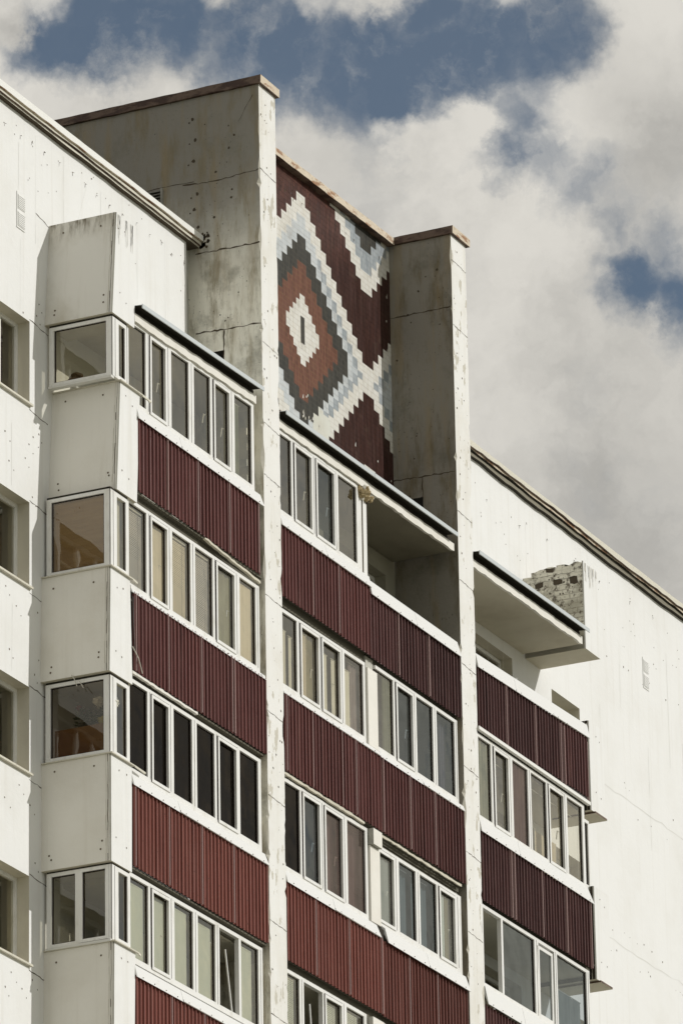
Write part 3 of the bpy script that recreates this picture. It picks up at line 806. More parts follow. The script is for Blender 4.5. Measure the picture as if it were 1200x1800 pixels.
def slab(x0, x1, ztop, th=.20, y=-.93, mt='soffit', front=None, slope=0.):
    mb = MB(); front = front or mt; n = int((x1 - x0) / .12); random.seed(int(ztop * 10 + x0 * 3))
    dz = slope * (x1 - x0)
    mb.hexa([(x0, y + .03, ztop - th), (x1, y + .03, ztop - th + dz), (x1, 0, ztop - th + dz), (x0, 0, ztop - th)],
            [(x0, y + .03, ztop), (x1, y + .03, ztop + dz), (x1, 0, ztop + dz), (x0, 0, ztop)], mt)
    pr = None
    for i in range(n + 1):                          # crumbling front lip
        x = x0 + (x1 - x0) * i / n; d = slope * (x - x0)
        c = (x, y + jit(.006), ztop - th + d - .012 + jit(.010), ztop + d)
        if pr:
            mb.poly([(pr[0], pr[1], pr[2]), (c[0], c[1], c[2]), (c[0], c[1], c[3]), (pr[0], pr[1], pr[3])], front)
            mb.poly([(pr[0], y + .05, pr[2] + .004), (c[0], y + .05, c[2] + .004), (c[0], c[1], c[2]), (pr[0], pr[1], pr[2])], front)
            mb.poly([(pr[0], pr[1], pr[3]), (c[0], c[1], c[3]), (c[0], y + .05, c[3]), (pr[0], y + .05, pr[3])], front)
        pr = c
    return mb

# storeys: z of (slab top) for balcony floors of levels 1..4 and below
floorz = [34.26, 31.50, 28.62, 25.98, 23.2, 20.5, 17.7, 15.0, 12.2, 9.4, 6.6, 3.9]

def balcony(x0, x1, ztop, th=.16):
    x0 = max(x0, -4.22) if x0 < 0 else x0
    mb = slab(x0, x1, ztop, th, mt='soffit')
    mb.box(x0, x1, -1.055, -.93, ztop - .015, ztop + .012, 'header_shade')  # lip and header below, both coloured for the shade there
    mb.box(x0, x1, -.975, -.932, ztop - .16, ztop - .02, 'header_shade')
    return build('balcony', mb, B)

# ---- roof slabs over the top balconies with drip flashing
def canopy(x0, x1, z, slope, fx1=None, mt='soffit'):
    mb = slab(x0, x1, z + .02, .12, y=-1.075, mt=mt, front='white_box', slope=slope)
    mb.box(x0, x1, -1.03, -.05, z + .022, z + .115, 'gap_dark', slope=slope)  # dark fill painted as the shaded band under the flashing
    o = build('canopy', mb, B)
    fl = MB(); n = max(1, int((x1 - x0) / 2.6)); fx1 = fx1 or x1
    for i in range(n):
        a = x0 + (fx1 - x0) * i / n; b = x0 + (fx1 - x0) * (i + 1) / n
        fl.box(a, b, -1.21 - .004 * (i % 2), -1.195, z + .07 + slope * (a - x0), z + .135 + slope * (a - x0), 'flash_grey', slope=slope)
        fl.hexa([(a, -1.195, z + .118 + slope * (a - x0)), (b, -1.195, z + .118 + slope * (b - x0)), (b, -.03, z + .20 + slope * (b - x0)), (a, -.03, z + .20 + slope * (a - x0))],
                [(a, -1.195, z + .125 + slope * (a - x0)), (b, -1.195, z + .125 + slope * (b - x0)), (b, -.03, z + .207 + slope * (b - x0)), (a, -.03, z + .207 + slope * (a - x0))], 'flash_grey', mats=['gap_dark'] + ['flash_grey'] * 5)  # underside coloured dark for its shade
    build('flashing', fl, o)
    return o
canopy(-4.06, -.16, 36.965, .028)
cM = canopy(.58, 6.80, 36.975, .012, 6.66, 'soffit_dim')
canopy(7.48, 11.80, 37.03, .012)

def glaze_defs(name): return GL[name]
f_, c_, h_ = 'f', 'c', 'h'
A_common = [(-4.20, -3.66, f_), (-3.51, -3.05, c_), (-2.86, -2.29, f_), (-2.14, -1.585, f_), (-1.45, -.92, c_), (-.78, -.19, f_)]
A1p = [(-4.18, -3.65, f_), (-3.49, -3.06, c_), (-2.85, -2.30, f_), (-2.13, -1.61, h_), (-1.47, -1.02, c_), (-.82, -.265, f_)]

# ---- A column (left bay)
bal = balcony(-4.7, -.02, floorz[0])
cladding_part(bal, -4.0, -.10, 34.275, 35.40, 'clad_maroon', [-3.10, -2.15, -1.14, -.195], [1, 1.05, .98, 1.04, .9])
sill(bal, -4.02, -.03, 35.365, 35.545, cut=.05)
glazing(bal, -4.28, -.185, 35.645, 36.815, A1p, 'glass_clear', slope=.022)
bal = balcony(-4.9, -.02, floorz[1])
cladding_part(bal, -4.17, .0, 31.52, 32.69, 'clad_maroon', [-4.11, -3.12, -2.09, -1.12, -1.035], [1, 1, 1.08, .97, 1.0, 1.05])
sill(bal, -4.22, .0, 32.665, 32.735, out=.03)
glazing(bal, -4.28, -.08, 32.83, 34.05, A_common[:5] + [(-.72, -.20, f_)], 'glass_clear', gm={4: 'glass_dusty'})
bal = balcony(-4.9, -.02, floorz[2])
cladding_part(bal, -4.20, -.03, 28.64, 29.83, 'clad_red', [-4.16, -3.14, -2.13, -1.13], [1, 1, .96, 1.03, 1.05])
sill(bal, -4.23, -.03, 29.805, 29.975, cut=.05)
glazing(bal, -4.28, -.095, 30.09, 31.36, A_common, 'glass_film')
bal = balcony(-4.9, -.02, floorz[3])
cladding_part(bal, -4.16, -.03, 25.9, 27.07, 'clad_red', [-3.1, -2.1, -1.1], [1.05, 1, 1.02, 1])
sill(bal, -4.17, -.03, 27.04, 27.215)
glazing(bal, -4.28, -.12, 27.345, 28.49, [(-4.21, -3.67, f_), (-3.54, -3.08, c_), (-2.88, -2.31, f_), (-2.16, -1.62, f_), (-1.49, -.88, 'n'), (-.81, -.255, f_)], 'glass_clear')

# ---- M column (middle bay, two flats wide)
bal = balcony(.56, 6.9, floorz[0])
cladding_part(bal, .565, 3.60, 34.19, 35.31, 'clad_maroon', [1.61, 2.51], [1.02, .95, 1.05])
cladding_part(bal, 3.605, 6.88, 34.18, 35.23, 'clad_plum', [4.62, 5.72], [1.35, 1.0, .85], y=-1.068)
sill(bal, .565, 3.62, 35.285, 35.47)
sill(bal, 3.63, 6.87, 35.185, 35.42, cut=.06)
glazing(bal, .60, 3.40, 35.585, 36.80, [(.66, 1.06, f_), (1.19, 1.72, c_), (1.93, 2.50, c_), (2.67, 3.31, f_)], 'glass_clear', slope=.012, gm={2: 'glass_blue'})
mb = MB(); mb.box(3.405, 3.50, -1.03, -.96, 35.45, 36.76, 'pvc'); mb.box(3.53, 3.66, -1.04, -.93, 35.43, 36.72, 'door_wood', mats=['pvc', 'pvc', 'pvc', 'pvc', 'door_wood', 'door_wood'])
build('post', mb, bal)
mb = MB(); random.seed(5)
for k in range(16): mb.lump((3.40 + k * .021 + jit(.02), -1.06 + jit(.05), 36.80 + jit(.075)), (.055, .06, .055), random.choice(('foam', 'foam', 'dirt', 'crack_pale')), k, 2, .9)
build('foam_lump', mb, bal)
bal = balcony(.56, 6.9, floorz[1])
cladding_part(bal, .60, 6.89, 31.465, 32.66, 'clad_maroon', [.66, 1.52, 2.52, 3.0, 3.95, 4.9, 5.8], [1, 1.03, .96, 1.05, 1.02, .9, .8, .72])
sill(bal, .57, 3.86, 32.645, 32.725, out=.035)
sill(bal, 3.87, 6.89, 32.64, 32.735, out=.035)
glazing(bal, .60, 3.50, 32.84, 33.96, [(.66, 1.165, f_), (1.31, 1.86, c_), (2.03, 2.60, c_), (2.785, 3.43, f_)], 'glass_clear', slope=.01)
mb = MB(); mb.box(3.53, 3.865, -1.07, -.98, 32.74, 33.98, 'white_box'); mb.box(3.6, 3.86, -1.0, -.9, 33.981, 34.2, 'grey_render'); build('post', mb, bal)
glazing(bal, 3.872, 6.82, 32.835, 34.07, [(3.875, 4.49, f_), (4.62, 5.155, c_), (5.325, 5.92, f_), (6.06, 6.715, f_)], 'glass_blue', gm={0: 'glass_clear'})
bal = balcony(.56, 6.9, floorz[2])
cladding_part(bal, .58, 3.80, 28.57, 29.76, 'clad_red', [1.53, 2.65, 3.78], [1, .97, 1.03, 1])
cladding_part(bal, 3.805, 6.88, 28.56, 29.74, 'clad_red', [4.75, 5.75], [.78, .68, .62], y=-1.068)
sill(bal, .57, 3.73, 29.735, 29.92, cut=.08)
sill(bal, 3.94, 6.87, 29.72, 29.955, cut=.05, out=.065)
glazing(bal, .60, 3.47, 30.02, 31.32, [(.66, 1.18, f_), (1.30, 1.81, c_), (2.03, 2.58, c_), (2.775, 3.395, f_)], 'glass_bronze', slope=.006, gm={0: 'glass_film', 1: 'glass_blue'})
mb = MB(); mb.box(3.50, 3.835, -1.07, -.97, 29.95, 31.14, 'white_box'); build('post', mb, bal)
mb = MB(); mb.box(3.50, 3.80, -1.13, -1.0, 31.15, 31.40, 'white_box', mats=['grey_render', 'white_box', 'white_box', 'white_box', 'white_box', 'grey_render']); build('beam_end', mb, bal)
mb = MB(); mb.box(3.74, 3.935, -1.062, -1.0, 29.66, 29.92, 'gap_dark'); build('joint_gap', mb, bal)
glazing(bal, 3.84, 6.80, 30.07, 31.19, [(3.845, 4.35, c_), (4.565, 5.16, f_), (5.31, 5.905, f_), (6.03, 6.54, c_)], 'glass_dusty', gm={1: 'glass_blue', 2: 'glass_blue'})
bal = balcony(.56, 6.9, floorz[3])
cladding_part(bal, .58, 6.88, 25.8, 27.0, 'clad_red', [1.6, 2.6, 3.7, 4.8, 5.8])
sill(bal, .57, 6.85, 26.98, 27.18)
glazing(bal, .60, 3.33, 27.30, 28.40, [(.66, 1.075, f_), (1.22, 1.84, 'n'), (1.94, 2.45, c_), (2.65, 3.24, f_)], 'glass_clear')
mb = MB(); mb.box(3.40, 3.78, -1.07, -.97, 27.2, 28.19, 'white_box'); build('post', mb, bal)
mb = MB(); mb.box(3.36, 3.74, -1.13, -1.0, 28.20, 28.42, 'white_box', mats=['grey_render', 'white_box', 'white_box', 'white_box', 'white_box', 'grey_render']); mb.lump((3.48, -1.10, 28.18), (.13, .05, .035), 'foam', 3, 2, .8); build('beam_end', mb, bal)
glazing(bal, 3.84, 6.80, 27.3, 28.42, [(3.9, 4.4, f_), (4.56, 5.16, f_), (5.31, 5.9, f_), (6.03, 6.54, f_)], 'glass_blue')

# ---- C column (right bay)
bal = balcony(7.46, 11.9, floorz[0])
cladding_part(bal, 7.52, 11.80, 34.245, 35.27, 'clad_plum', [8.60, 9.72, 10.72, 10.86, 11.78], [1, .95, 1.0, 1.1, 1.35, 1.4], slope=.018)
sill(bal, 7.50, 11.86, 35.22, 35.46, slope=.028)
bal = balcony(7.46, 11.9, floorz[1])
cladding_part(bal, 7.52, 11.77, 31.395, 32.52, 'clad_plum', [8.62, 8.74, 9.80, 10.75, 11.72], [1.05, 1, .95, 1.02, 1.05, 1.2])
sill(bal, 7.48, 11.83, 32.50, 32.74, cut=.16)
glazing(bal, 7.50, 11.72, 32.81, 34.11, [(7.60, 8.07, f_), (8.21, 8.70, c_), (8.90, 9.49, f_), (9.615, 10.21, f_), (10.32, 10.85, c_), (11.03, 11.63, f_)], 'glass_clear', gm={2: 'glass_bronze'})
mb = MB(); mb.box(7.50, 11.84, -1.11, -1.05, 34.19, 34.245, 'flash_white'); build('drip_strip', mb, bal)
glazing(bal, 11.725, 11.99, 32.86, 33.92, [(11.74, 11.95, f_)], 'glass_dusty', y=-1.0)
bal = balcony(7.46, 11.9, floorz[2])
cladding_part(bal, 7.52, 11.72, 28.5, 29.70, 'clad_plum', [8.7, 9.7, 10.7], [1.3, 1.2, 1.1, 1.1])
sill(bal, 7.53, 11.72, 29.70, 30.0, out=.065)
glazing(bal, 7.50, 11.72, 30.08, 31.30, [(7.62, 8.29, 'n'), (8.36, 9.565, f_), (9.72, 10.33, 'n'), (10.44, 11.60, f_)], 'glass_blue')
# tilted casement standing ajar
S = MB(); a, b, zb, zt_ = 9.74, 10.25, 30.09, 31.24
def lean_pt(x, z, y): return (x - (z - zb) * .06, y - (z - zb) * .03, z)
def leanbox(x0, x1, z0, z1, y0, y1, mt):
    S.hexa([lean_pt(x0, z0, y0), lean_pt(x1, z0, y0), lean_pt(x1, z0, y1), lean_pt(x0, z0, y1)], [lean_pt(x0, z1, y0), lean_pt(x1, z1, y0), lean_pt(x1, z1, y1), lean_pt(x0, z1, y1)], mt)
leanbox(a, a + .05, zb, zt_, -1.02, -.98, 'pvc'); leanbox(b, b + .05, zb, zt_, -1.02, -.98, 'pvc')
leanbox(a + .051, b - .001, zt_ - .05, zt_, -1.02, -.98, 'pvc'); leanbox(a + .051, b - .001, zb, zb + .05, -1.02, -.98, 'pvc')
S.poly([lean_pt(a + .05, zb + .05, -1.0), lean_pt(b, zb + .05, -1.0), lean_pt(b, zt_ - .05, -1.0), lean_pt(a + .05, zt_ - .05, -1.0)], 'glass_blue')
build('tilted_sash', S, bal)
# lower storeys, seen only from elsewhere
for k in range(4, 12):
    zf = floorz[k]
    for (xa, xb, cl) in ((-4.2, -.03, 'clad_red'), (.58, 6.88, 'clad_red'), (7.52, 11.77, 'clad_plum')):
        bal = balcony(xa - .1, xb + .03, zf)
        cladding_part(bal, xa, xb, zf, zf + 1.15, cl, [xa + 1.05, xa + 2.1, xa + 3.15])
        sill(bal, xa, xb, zf + 1.13, zf + 1.28)
        n = 6; w = (xb - xa) / n
        glazing(bal, xa, xb, zf + 1.42, zf + 2.42, [(xa + w * i + .07, xa + w * (i + 1) - .07, f_) for i in range(n)], 'glass_blue')
def ragged_strip(x0, x1, z0, z1, mt, y=-1.085, sd=1):
    random.seed(sd); mb = MB(); n = max(2, int((x1 - x0) / .09)); pr = None
    for i in range(n + 1):
        f = i / n; x = x0 + (x1 - x0) * f; z = z0 + (z1 - z0) * f
        c = (x, y + jit(.006), z + jit(.008), z + .035 + jit(.008))
        if pr:
            mb.hexa([(pr[0], pr[1], pr[2]), (c[0], c[1], c[2]), (c[0], -1.04, c[2]), (pr[0], -1.04, pr[2])], [(pr[0], pr[1], pr[3]), (c[0], c[1], c[3]), (c[0], -1.04, c[3]), (pr[0], -1.04, pr[3])], mt)
        pr = c
    return build('mortar_strip', mb, B)
ragged_strip(-1.9, -.12, 34.235, 34.13, 'loggia_paint', sd=2)
ragged_strip(-4.2, -2.2, 31.47, 31.46, 'white_box', sd=4)
ragged_strip(.6, 3.3, 31.40, 31.41, 'loggia_paint', sd=6)
ragged_strip(3.9, 6.8, 31.40, 31.40, 'loggia_paint', y=-1.06, sd=8)
# gap between mosaic fin and glazing: mortar packing in the corners
mb = MB(); random.seed(9)
for (xa, xb, za, zb, yy) in ((-.18, -.01, 35.5, 37.0, -.93), (-.07, -.01, 32.8, 34.2, -.95), (-.09, -.01, 30.0, 31.45, -.95), (-.11, -.01, 27.2, 28.6, -.95),
                             (6.83, 6.895, 32.7, 34.2, -.95), (6.80, 6.895, 30.0, 31.4, -.93), (6.56, 6.62, 0, .1, -.9)):
    n = max(2, int((zb - za) / .12))
    for i in range(n):
        z0 = za + (zb - za) * i / n; z1 = za + (zb - za) * (i + 1) / n
        mb.box(xa, xb, yy + jit(.02), yy + .3, z0, z1 - .001, random.choice(('grey_render', 'raw_concrete', 'loggia_paint')))
build('mortar_packing', mb, B)

# ------------------------------------------------------------------ corner boxes
def corner_box(xl_t, xl_b, xr_t, xr_b, z0, z1, lab=None, brick=False, depth=1.085, seed_=1):
    random.seed(seed_)
    mb = MB(); y = -depth; e = .018
    side = 'old_brick' if brick else ('box_stained' if z1 > 38 else ('gap_dark' if xl_t > 11 else 'white_box'))  # lower right boxes: side coloured dark as the shaded gap beside the panels
    zt = z1
    b = [(xl_b + e, y, z0), (xr_b, y, z0), (xr_b, 0, z0), (xl_b, 0, z0), (xl_b, y + e, z0)]
    t_ = [(xl_t + e, y, zt), (xr_t, y, zt), (xr_t, 0, zt), (xl_t, 0, zt), (xl_t, y + e, zt)]
    mb.poly([b[0], b[1], t_[1], t_[0]], 'white_wall')
    mb.poly([b[1], b[2], t_[2], t_[1]], 'white_wall')
    if not brick:
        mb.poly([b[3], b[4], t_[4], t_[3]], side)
        mb.poly(t_, 'raw_concrete')
    else:
        n = 14                                     # broken brick crest
        ys = [-depth + e + (depth - e) * i / n for i in range(n + 1)]
        hs = [zt - (.0 if i < 10 else (i - 9) * .03 ** 1) - (0 if i % 3 else .03) - random.random() * .02 for i in range(n + 1)]
        hs[-1] = zt - .25; hs[-2] = zt - .13
        for i in range(n):
            xa = xl_b
            mb.poly([(xa, ys[i + 1], z0), (xa, ys[i], z0), (xa, ys[i], hs[i]), (xa, ys[i + 1], hs[i] if i % 2 else hs[i + 1])], side)
            mb.poly([(xa, ys[i], hs[i]), (xr_t, ys[i], hs[i]), (xr_t, ys[i + 1], hs[i + 1]), (xa, ys[i + 1], hs[i + 1])][::-1], 'old_brick')
        for (yy, zz, w, h) in ((-.72, 38.12, .18, .09), (-.98, 38.10, .13, .11), (-.36, 38.12, .15, .08), (-.55, 38.36, .13, .07), (-.22, 38.02, .12, .08), (-.12, 38.13, .14, .05), (-.84, 37.42, .16, .06)):
            pts = [(xl_b - .002, yy + w * u + jit(.012), zz + h * v + jit(.012)) for u, v in ((0, 0), (.5, -.1), (1, 0), (1, 1), (.5, 1.1), (0, 1))]
            mb.poly(pts[::-1], 'dirt')
        for k in range(30):
            spot(mb, 'x', xl_b, -random.random() * 1.0, random.uniform(37.2, 38.3), random.uniform(.008, .02), 'dirt')
        for zz in (38.30, 38.21): crack(mb, 'x', xl_b, [(-.95, zz), (-.1, zz + .01)], .007, 'dirt', .008, .05)
    mb.poly([b[4], b[0], t_[0], t_[4]], 'raw_concrete')       # arris
    mb.poly(b[::-1], 'soffit')
    if z1 > 38:                                    # weather stains under the top edge of the front face
        for q in range(16):
            u = xl_t + random.uniform(.05, xr_t - xl_t - .02)
            crack(mb, 'y', y - .001, [(u, z1 - .02), (u + jit(.02), z1 - random.uniform(.1, .5))], random.uniform(.008, .03), random.choice(('crack_pale', 'crack_faint', 'crack_faint')), .006, .05)
    if not brick:
        dx = (xl_t - xl_b) / (z1 - z0)
        def sx(z): return xl_b + dx * (z - z0)
        # vertical construction joint next to the corner
        for q in range(2):
            P = [(-depth + .035 + .03 * q + jit(.004), z0 + (z1 - z0) * i / 14) for i in range(15)]
            for (ya, za), (yb, zb) in zip(P, P[1:]):
                w = random.uniform(.004, .014)
                mb.poly([(sx(za) - .003, ya + w, za), (sx(za) - .003, ya, za), (sx(zb) - .003, yb, zb), (sx(zb) - .003, yb + w, zb)], 'dirt' if q == 0 else 'crack_pale')
        for (yy, zz) in ((-.92, z0 + .3), (-.92, z0 + .2), (-.16, z0 + .22), (-.16, z0 + .12), (-.85, z1 - .17), (-.22, z1 - .15)):
            u, v = yy + jit(.04), zz + jit(.03); x = sx(v) - .004
            mb.poly([(x, u + .016 * math.cos(a), v + .016 * math.sin(a)) for a in [-k * math.pi / 3 for k in range(6)]], 'bolt_rust')
        for (xx, zz) in ((.2, .35), (.42, .3), (.25, z1 - z0 - .2), (.45, z1 - z0 - .22)):
            spot(mb, 'y', y - .001, xl_b + xx + jit(.05), z0 + zz + jit(.05), .014)
    return build('corner_box', mb, B, label=lab)
boxes = [(-4.633, -4.775, -4.035, -4.085, 36.735, 38.34), (-4.54, -4.66, -3.93, -4.035, 34.075, 35.75), (-4.86, -4.90, -4.26, -4.20, 31.29, 32.84),
         (-4.87, -4.87, -4.23, -4.245, 28.525, 30.075), (-4.79, -4.82, -4.155, -4.20, 25.75, 27.38)]
labs = ['stained crumbling topmost corner box', None, None, None, None]
BX = []
for i, q in enumerate(boxes):
    BX.append(corner_box(q[0], q[1], q[2], q[3], q[4], q[5], labs[i], seed_=i + 31))
for k in range(5, 12):
    z = 27.38 - FL * (k - 4); corner_box(-4.83, -4.85, -4.2, -4.23, z - 1.6, z, seed_=k + 50)
corner_box(11.886, 11.886, 12.50, 12.50, 36.93, 38.47, 'bare brick topmost corner box with missing bricks', brick=True, seed_=90)
for i, (za, zb) in enumerate(((34.14, 35.68), (31.27, 32.84), (28.5, 30.05), (25.8, 27.3))):
    cb = corner_box(11.90, 11.905, 12.50, 12.50, za, zb, seed_=95 + i)
    mb = MB()                                     # crumbling lower lip plate sticking out under the box
    mb.box(12.0, 12.47, -1.12, -.35, za - .035, za - .003, 'soffit', mats=['soffit', 'soffit', 'coping_dark', 'coping_dark', 'soffit', 'coping_dark'])
    build('bottom_plate', mb, cb)
# top rail end of the open balcony
mb = MB(); mb.box(11.87, 12.0, -1.06, -.5, 35.50, 35.62, 'grey_render'); build('rail_end', mb, B)

# glazed corners between the boxes
def corner_glazing(i, xs, z0, z1, split=False, gmat='glass_clear', xf=( -4.58, -4.26)):
    """side pane facing -X at x=xs between y -1.05 and -.04; small front pane"""
    mb = MB(); w = .052; x1 = xs + .06
    ya, yb = -1.045, -.045
    mb.box(xs, x1, ya, yb, z0, z0 + w, 'pvc'); mb.box(xs, x1, ya, yb, z1 - w, z1, 'pvc')
    mb.box(xs, x1, ya, ya + .085, z0 + w, z1 - w, 'pvc'); mb.box(xs, x1, yb - .075, yb, z0 + w, z1 - w, 'pvc')
    if split: mb.box(xs, x1, -.60, -.49, z0 + w, z1 - w, 'pvc')
    mb.box(xs - .03, x1, ya - .01, yb, z0 - .035, z0 - .001, 'pvc_side')
    mb.box(xs + .005, xs + .011, ya - .004, ya - .0005, z0, z1, 'gasket')
    mb.box(xs + .012, x1, ya + .01, yb, z1 + .001, z1 + .034, 'gap_dark'); mb.box(xs + .012, -4.27, -1.055, -1.0, z1 + .001, z1 + .034, 'gap_dark')  # dark strips painted as the shadow gap under the box
    fo = build('corner_window', mb, B)
    segs = [(-.97, -.605), (-.485, -.125)] if split else [(ya + .09, yb - .08)]
    for (a, b) in segs:
        G = MB(); xg = xs + .03
        G.poly([(xg, b, z0 + w), (xg, a, z0 + w), (xg, a, z1 - w), (xg, b, z1 - w)], gmat)
        for (p, q, r, s_) in ((a, a + .014, z0 + w, z1 - w), (b - .014, b, z0 + w, z1 - w)): G.box(xg - .008, xg + .01, p, q, r, s_, 'gasket')
        G.box(xg - .008, xg + .01, a + .014, b - .014, z1 - w - .014, z1 - w, 'gasket'); G.box(xg - .008, xg + .01, a + .014, b - .014, z0 + w, z0 + w + .014, 'gasket')
        build('pane', G, fo)
        if split and a < -.9 or (split and False): pass
    if split:
        S = MB(); a, b = -.97, -.605
        S.box(xs - .016, xs - .001, a - .04, a + .005, z0 + w - .04, z1 - w + .04, 'pvc'); S.box(xs - .016, xs - .001, b - .005, b + .04, z0 + w - .04, z1 - w + .04, 'pvc')
        S.box(xs - .016, xs - .001, a + .006, b - .006, z0 + w - .04, z0 + w + .005, 'pvc'); S.box(xs - .016, xs - .001, a + .006, b - .006, z1 - w - .005, z1 - w + .04, 'pvc')
        build('sash', S, fo)
    # front part
    mb = MB(); yf = YG - .02
    a, b = xs + .20, -4.33
    mb.box(xs + .015, a, yf, yf + .06, z0 + .002, z1 - .002, 'pvc'); mb.box(b, -4.285, yf, yf + .06, z0 + .002, z1 - .002, 'pvc')
    mb.box(a, b, yf, yf + .06, z0 + .002, z0 + .06, 'pvc'); mb.box(a, b, yf, yf + .06, z1 - .06, z1 - .002, 'pvc')
    mb.box(xs + .085, xs + .092, yf - .003, yf + .001, z0 + .01, z1 - .01, 'gasket')
    ff = build('window_frame', mb, fo)
    G = MB(); G.poly([(a, yf + .03, z0 + .06), (b, yf + .03, z0 + .06), (b, yf + .03, z1 - .06), (a, yf + .03, z1 - .06)], 'glass_clear' if gmat == 'glass_brown' else ('glass_dusty' if gmat == 'glass_clear' else gmat))
    G.box(b - .014, b, yf + .015, yf + .045, z0 + .06, z1 - .06, 'gasket')
    build('pane', G, fo)
    return fo
CW = [corner_glazing(0, -4.72, 35.79, 36.70, gmat='glass_grey'), corner_glazing(1, -4.80, 32.88, 34.04), corner_glazing(2, -4.83, 30.11, 31.255, gmat='glass_brown'), corner_glazing(3, -4.80, 27.42, 28.50, split=True, gmat='glass_grey')]
# bent tin flashings on the box heads
for i, (q, extra) in enumerate(zip(boxes[1:], (.25, .12, .30, .05))):
    mb = MB(); z = q[5]
    mb.box(q[0] - .03, q[2] + .02, -1.125, -.01, z + .002, z + .018, 'flash_old')
    mb.hexa([(q[2] + .02, -1.125, z - .01), (q[2] + .02 + extra, -1.135, z - .03), (q[2] + .02 + extra, -1.11, z - .03), (q[2] + .02, -1.10, z + .003)],
            [(q[2] + .02, -1.125, z + .018), (q[2] + .02 + extra, -1.135, z + .0), (q[2] + .02 + extra, -1.11, z + .0), (q[2] + .02, -1.10, z + .018)], 'flash_old')
    build('tin_cap', mb, BX[i + 1])
mb = MB()
mb.tube([(-4.91, -.50, 31.31), (-4.95, -.56, 31.24), (-4.94, -.60, 31.12)], .008, 'crack_pale', 6); mb.tube([(-4.90, -.62, 31.2), (-4.93, -.7, 31.08)], .006, 'crack_pale', 6)
build('loose_wire', mb, BX[2])
mb = MB(); mb.tube([(-4.22, -1.10, 31.85), (-4.12, -1.14, 31.70), (-4.02, -1.15, 31.50)], .008, 'crack_pale', 6); mb.tube([(-4.2, -1.1, 32.6), (-4.22, -1.12, 32.2), (-4.18, -1.12, 31.8)], .006, 'wire_dark', 6)
build('loose_wire', mb, BX[2])
# back wall of the left loggias
mb = MB()
wall(mb, -4.60, -.31, 26.0, 36.9, -.004, .33, [h for h in HB if h[0] < 0 and h[2] > 26], 'loggia_paint')
build('wall', mb, B) if False else None

# ---- windows in the left facade and in the loggia back walls
def facade_window(xa, xb, z0, z1, y=.20, mull=(.5,), gmat='glass_clear'):
    mb = MB(); w = .06
    mb.box(xa, xb, y, y + .06, z0, z0 + w, 'pvc'); mb.box(xa, xb, y, y + .06, z1 - w, z1, 'pvc')
    ed = [xa] + [xa + (xb - xa) * m for m in mull] + [xb]
    for i, e in enumerate(ed):
        a = e if i == 0 else (e - w if i == len(ed) - 1 else e - w / 2)
        mb.box(a, a + w, y, y + .06, z0 + w, z1 - w, 'pvc')
    fo = build('window', mb, B)
    for a, b in zip(ed, ed[1:]):
        G = MB(); G.poly([(a + .03, y + .03, z0 + w), (b - .03, y + .03, z0 + w), (b - .03, y + .03, z1 - w), (a + .03, y + .03, z1 - w)], gmat)
        G.box(b - .045, b - .03, y + .012, y + .045, z0 + w, z1 - w, 'gasket')
        build('pane', G, fo)
    return fo
for k in range(6):
    z = sills[k]
    fo = facade_window(-7.65, -5.22, z + .02, z + 1.29, y=.19, mull=(.40, .78 if k == 0 else .62))
    mb = MB(); mb.box(-7.7, -5.19, -.05, .19, z - .012, z + .018, 'flash_old'); build('window_sill', mb, fo)
    if k < 3:
        facade_window(-12.4, -10.0, z + .02, z + 1.29, y=.19)
for k in range(5):
    z = sills[k]
    facade_window(8.6, 11.35, z + .01, (z + 1.31) if k else 36.75, y=.20, mull=(.33, .62))
    facade_window(12.93, 14.08, z + .01, 36.72 - FL * k, y=.26)
    facade_window(1.3, 2.9, z, z + 1.29, y=.2)
    facade_window(4.3, 6.55, z, z + 1.30, y=.2, mull=(.4, .7))
    facade_window(-3.4, -1.2, z, z + 1.29, y=.2)

# ------------------------------------------------------------------ things behind the glass
YB = YG + .066
def roller(x0, x1, z0, z1, label, mt, y=YB, cat='blind'):
    mb = MB(); mb.tube([(x0, y + .02, z1), (x1, y + .02, z1)], .022, mt, 10); n = 10
    for i in range(n):
        a = x0 + (x1 - x0) * i / n; b = x0 + (x1 - x0) * (i + 1) / n
        ya = y + .004 * math.sin(a * 9); yb = y + .004 * math.sin(b * 9)
        mb.hexa([(a, ya, z0), (b, yb, z0), (b, yb + .003, z0), (a, ya + .003, z0)], [(a, ya, z1), (b, yb, z1), (b, yb + .003, z1), (a, ya + .003, z1)], mt)
    mb.box(x0, x1, y - .006, y + .010, z0 - .02, z0, 'pvc_side')
    return tag(build('roller_blind', mb), label, cat, 'blinds and curtains behind the balcony glass')
def venetian(x0, x1, z0, z1, label, mt, y=YB):
    mb = MB(); n = int((z1 - z0) / .028)
    for i in range(n):
        z = z0 + .028 * i; j = jit(.001)
        mb.hexa([(x0, y, z + j), (x1, y, z + j), (x1, y + .014, z + .013), (x0, y + .014, z + .013)], [(x0, y, z + .022 + j), (x1, y, z + .022 + j), (x1, y + .015, z + .026), (x0, y + .015, z + .026)], mt)
    for f in (.2, .8): mb.box(x0 + (x1 - x0) * f, x0 + (x1 - x0) * f + .004, y - .004, y - .001, z0, z1, 'cloth_grey')
    mb.box(x0, x1, y - .008, y + .02, z1, z1 + .03, 'pvc_side')
    return tag(build('venetian_blind', mb), label, 'blind', 'blinds and curtains behind the balcony glass')
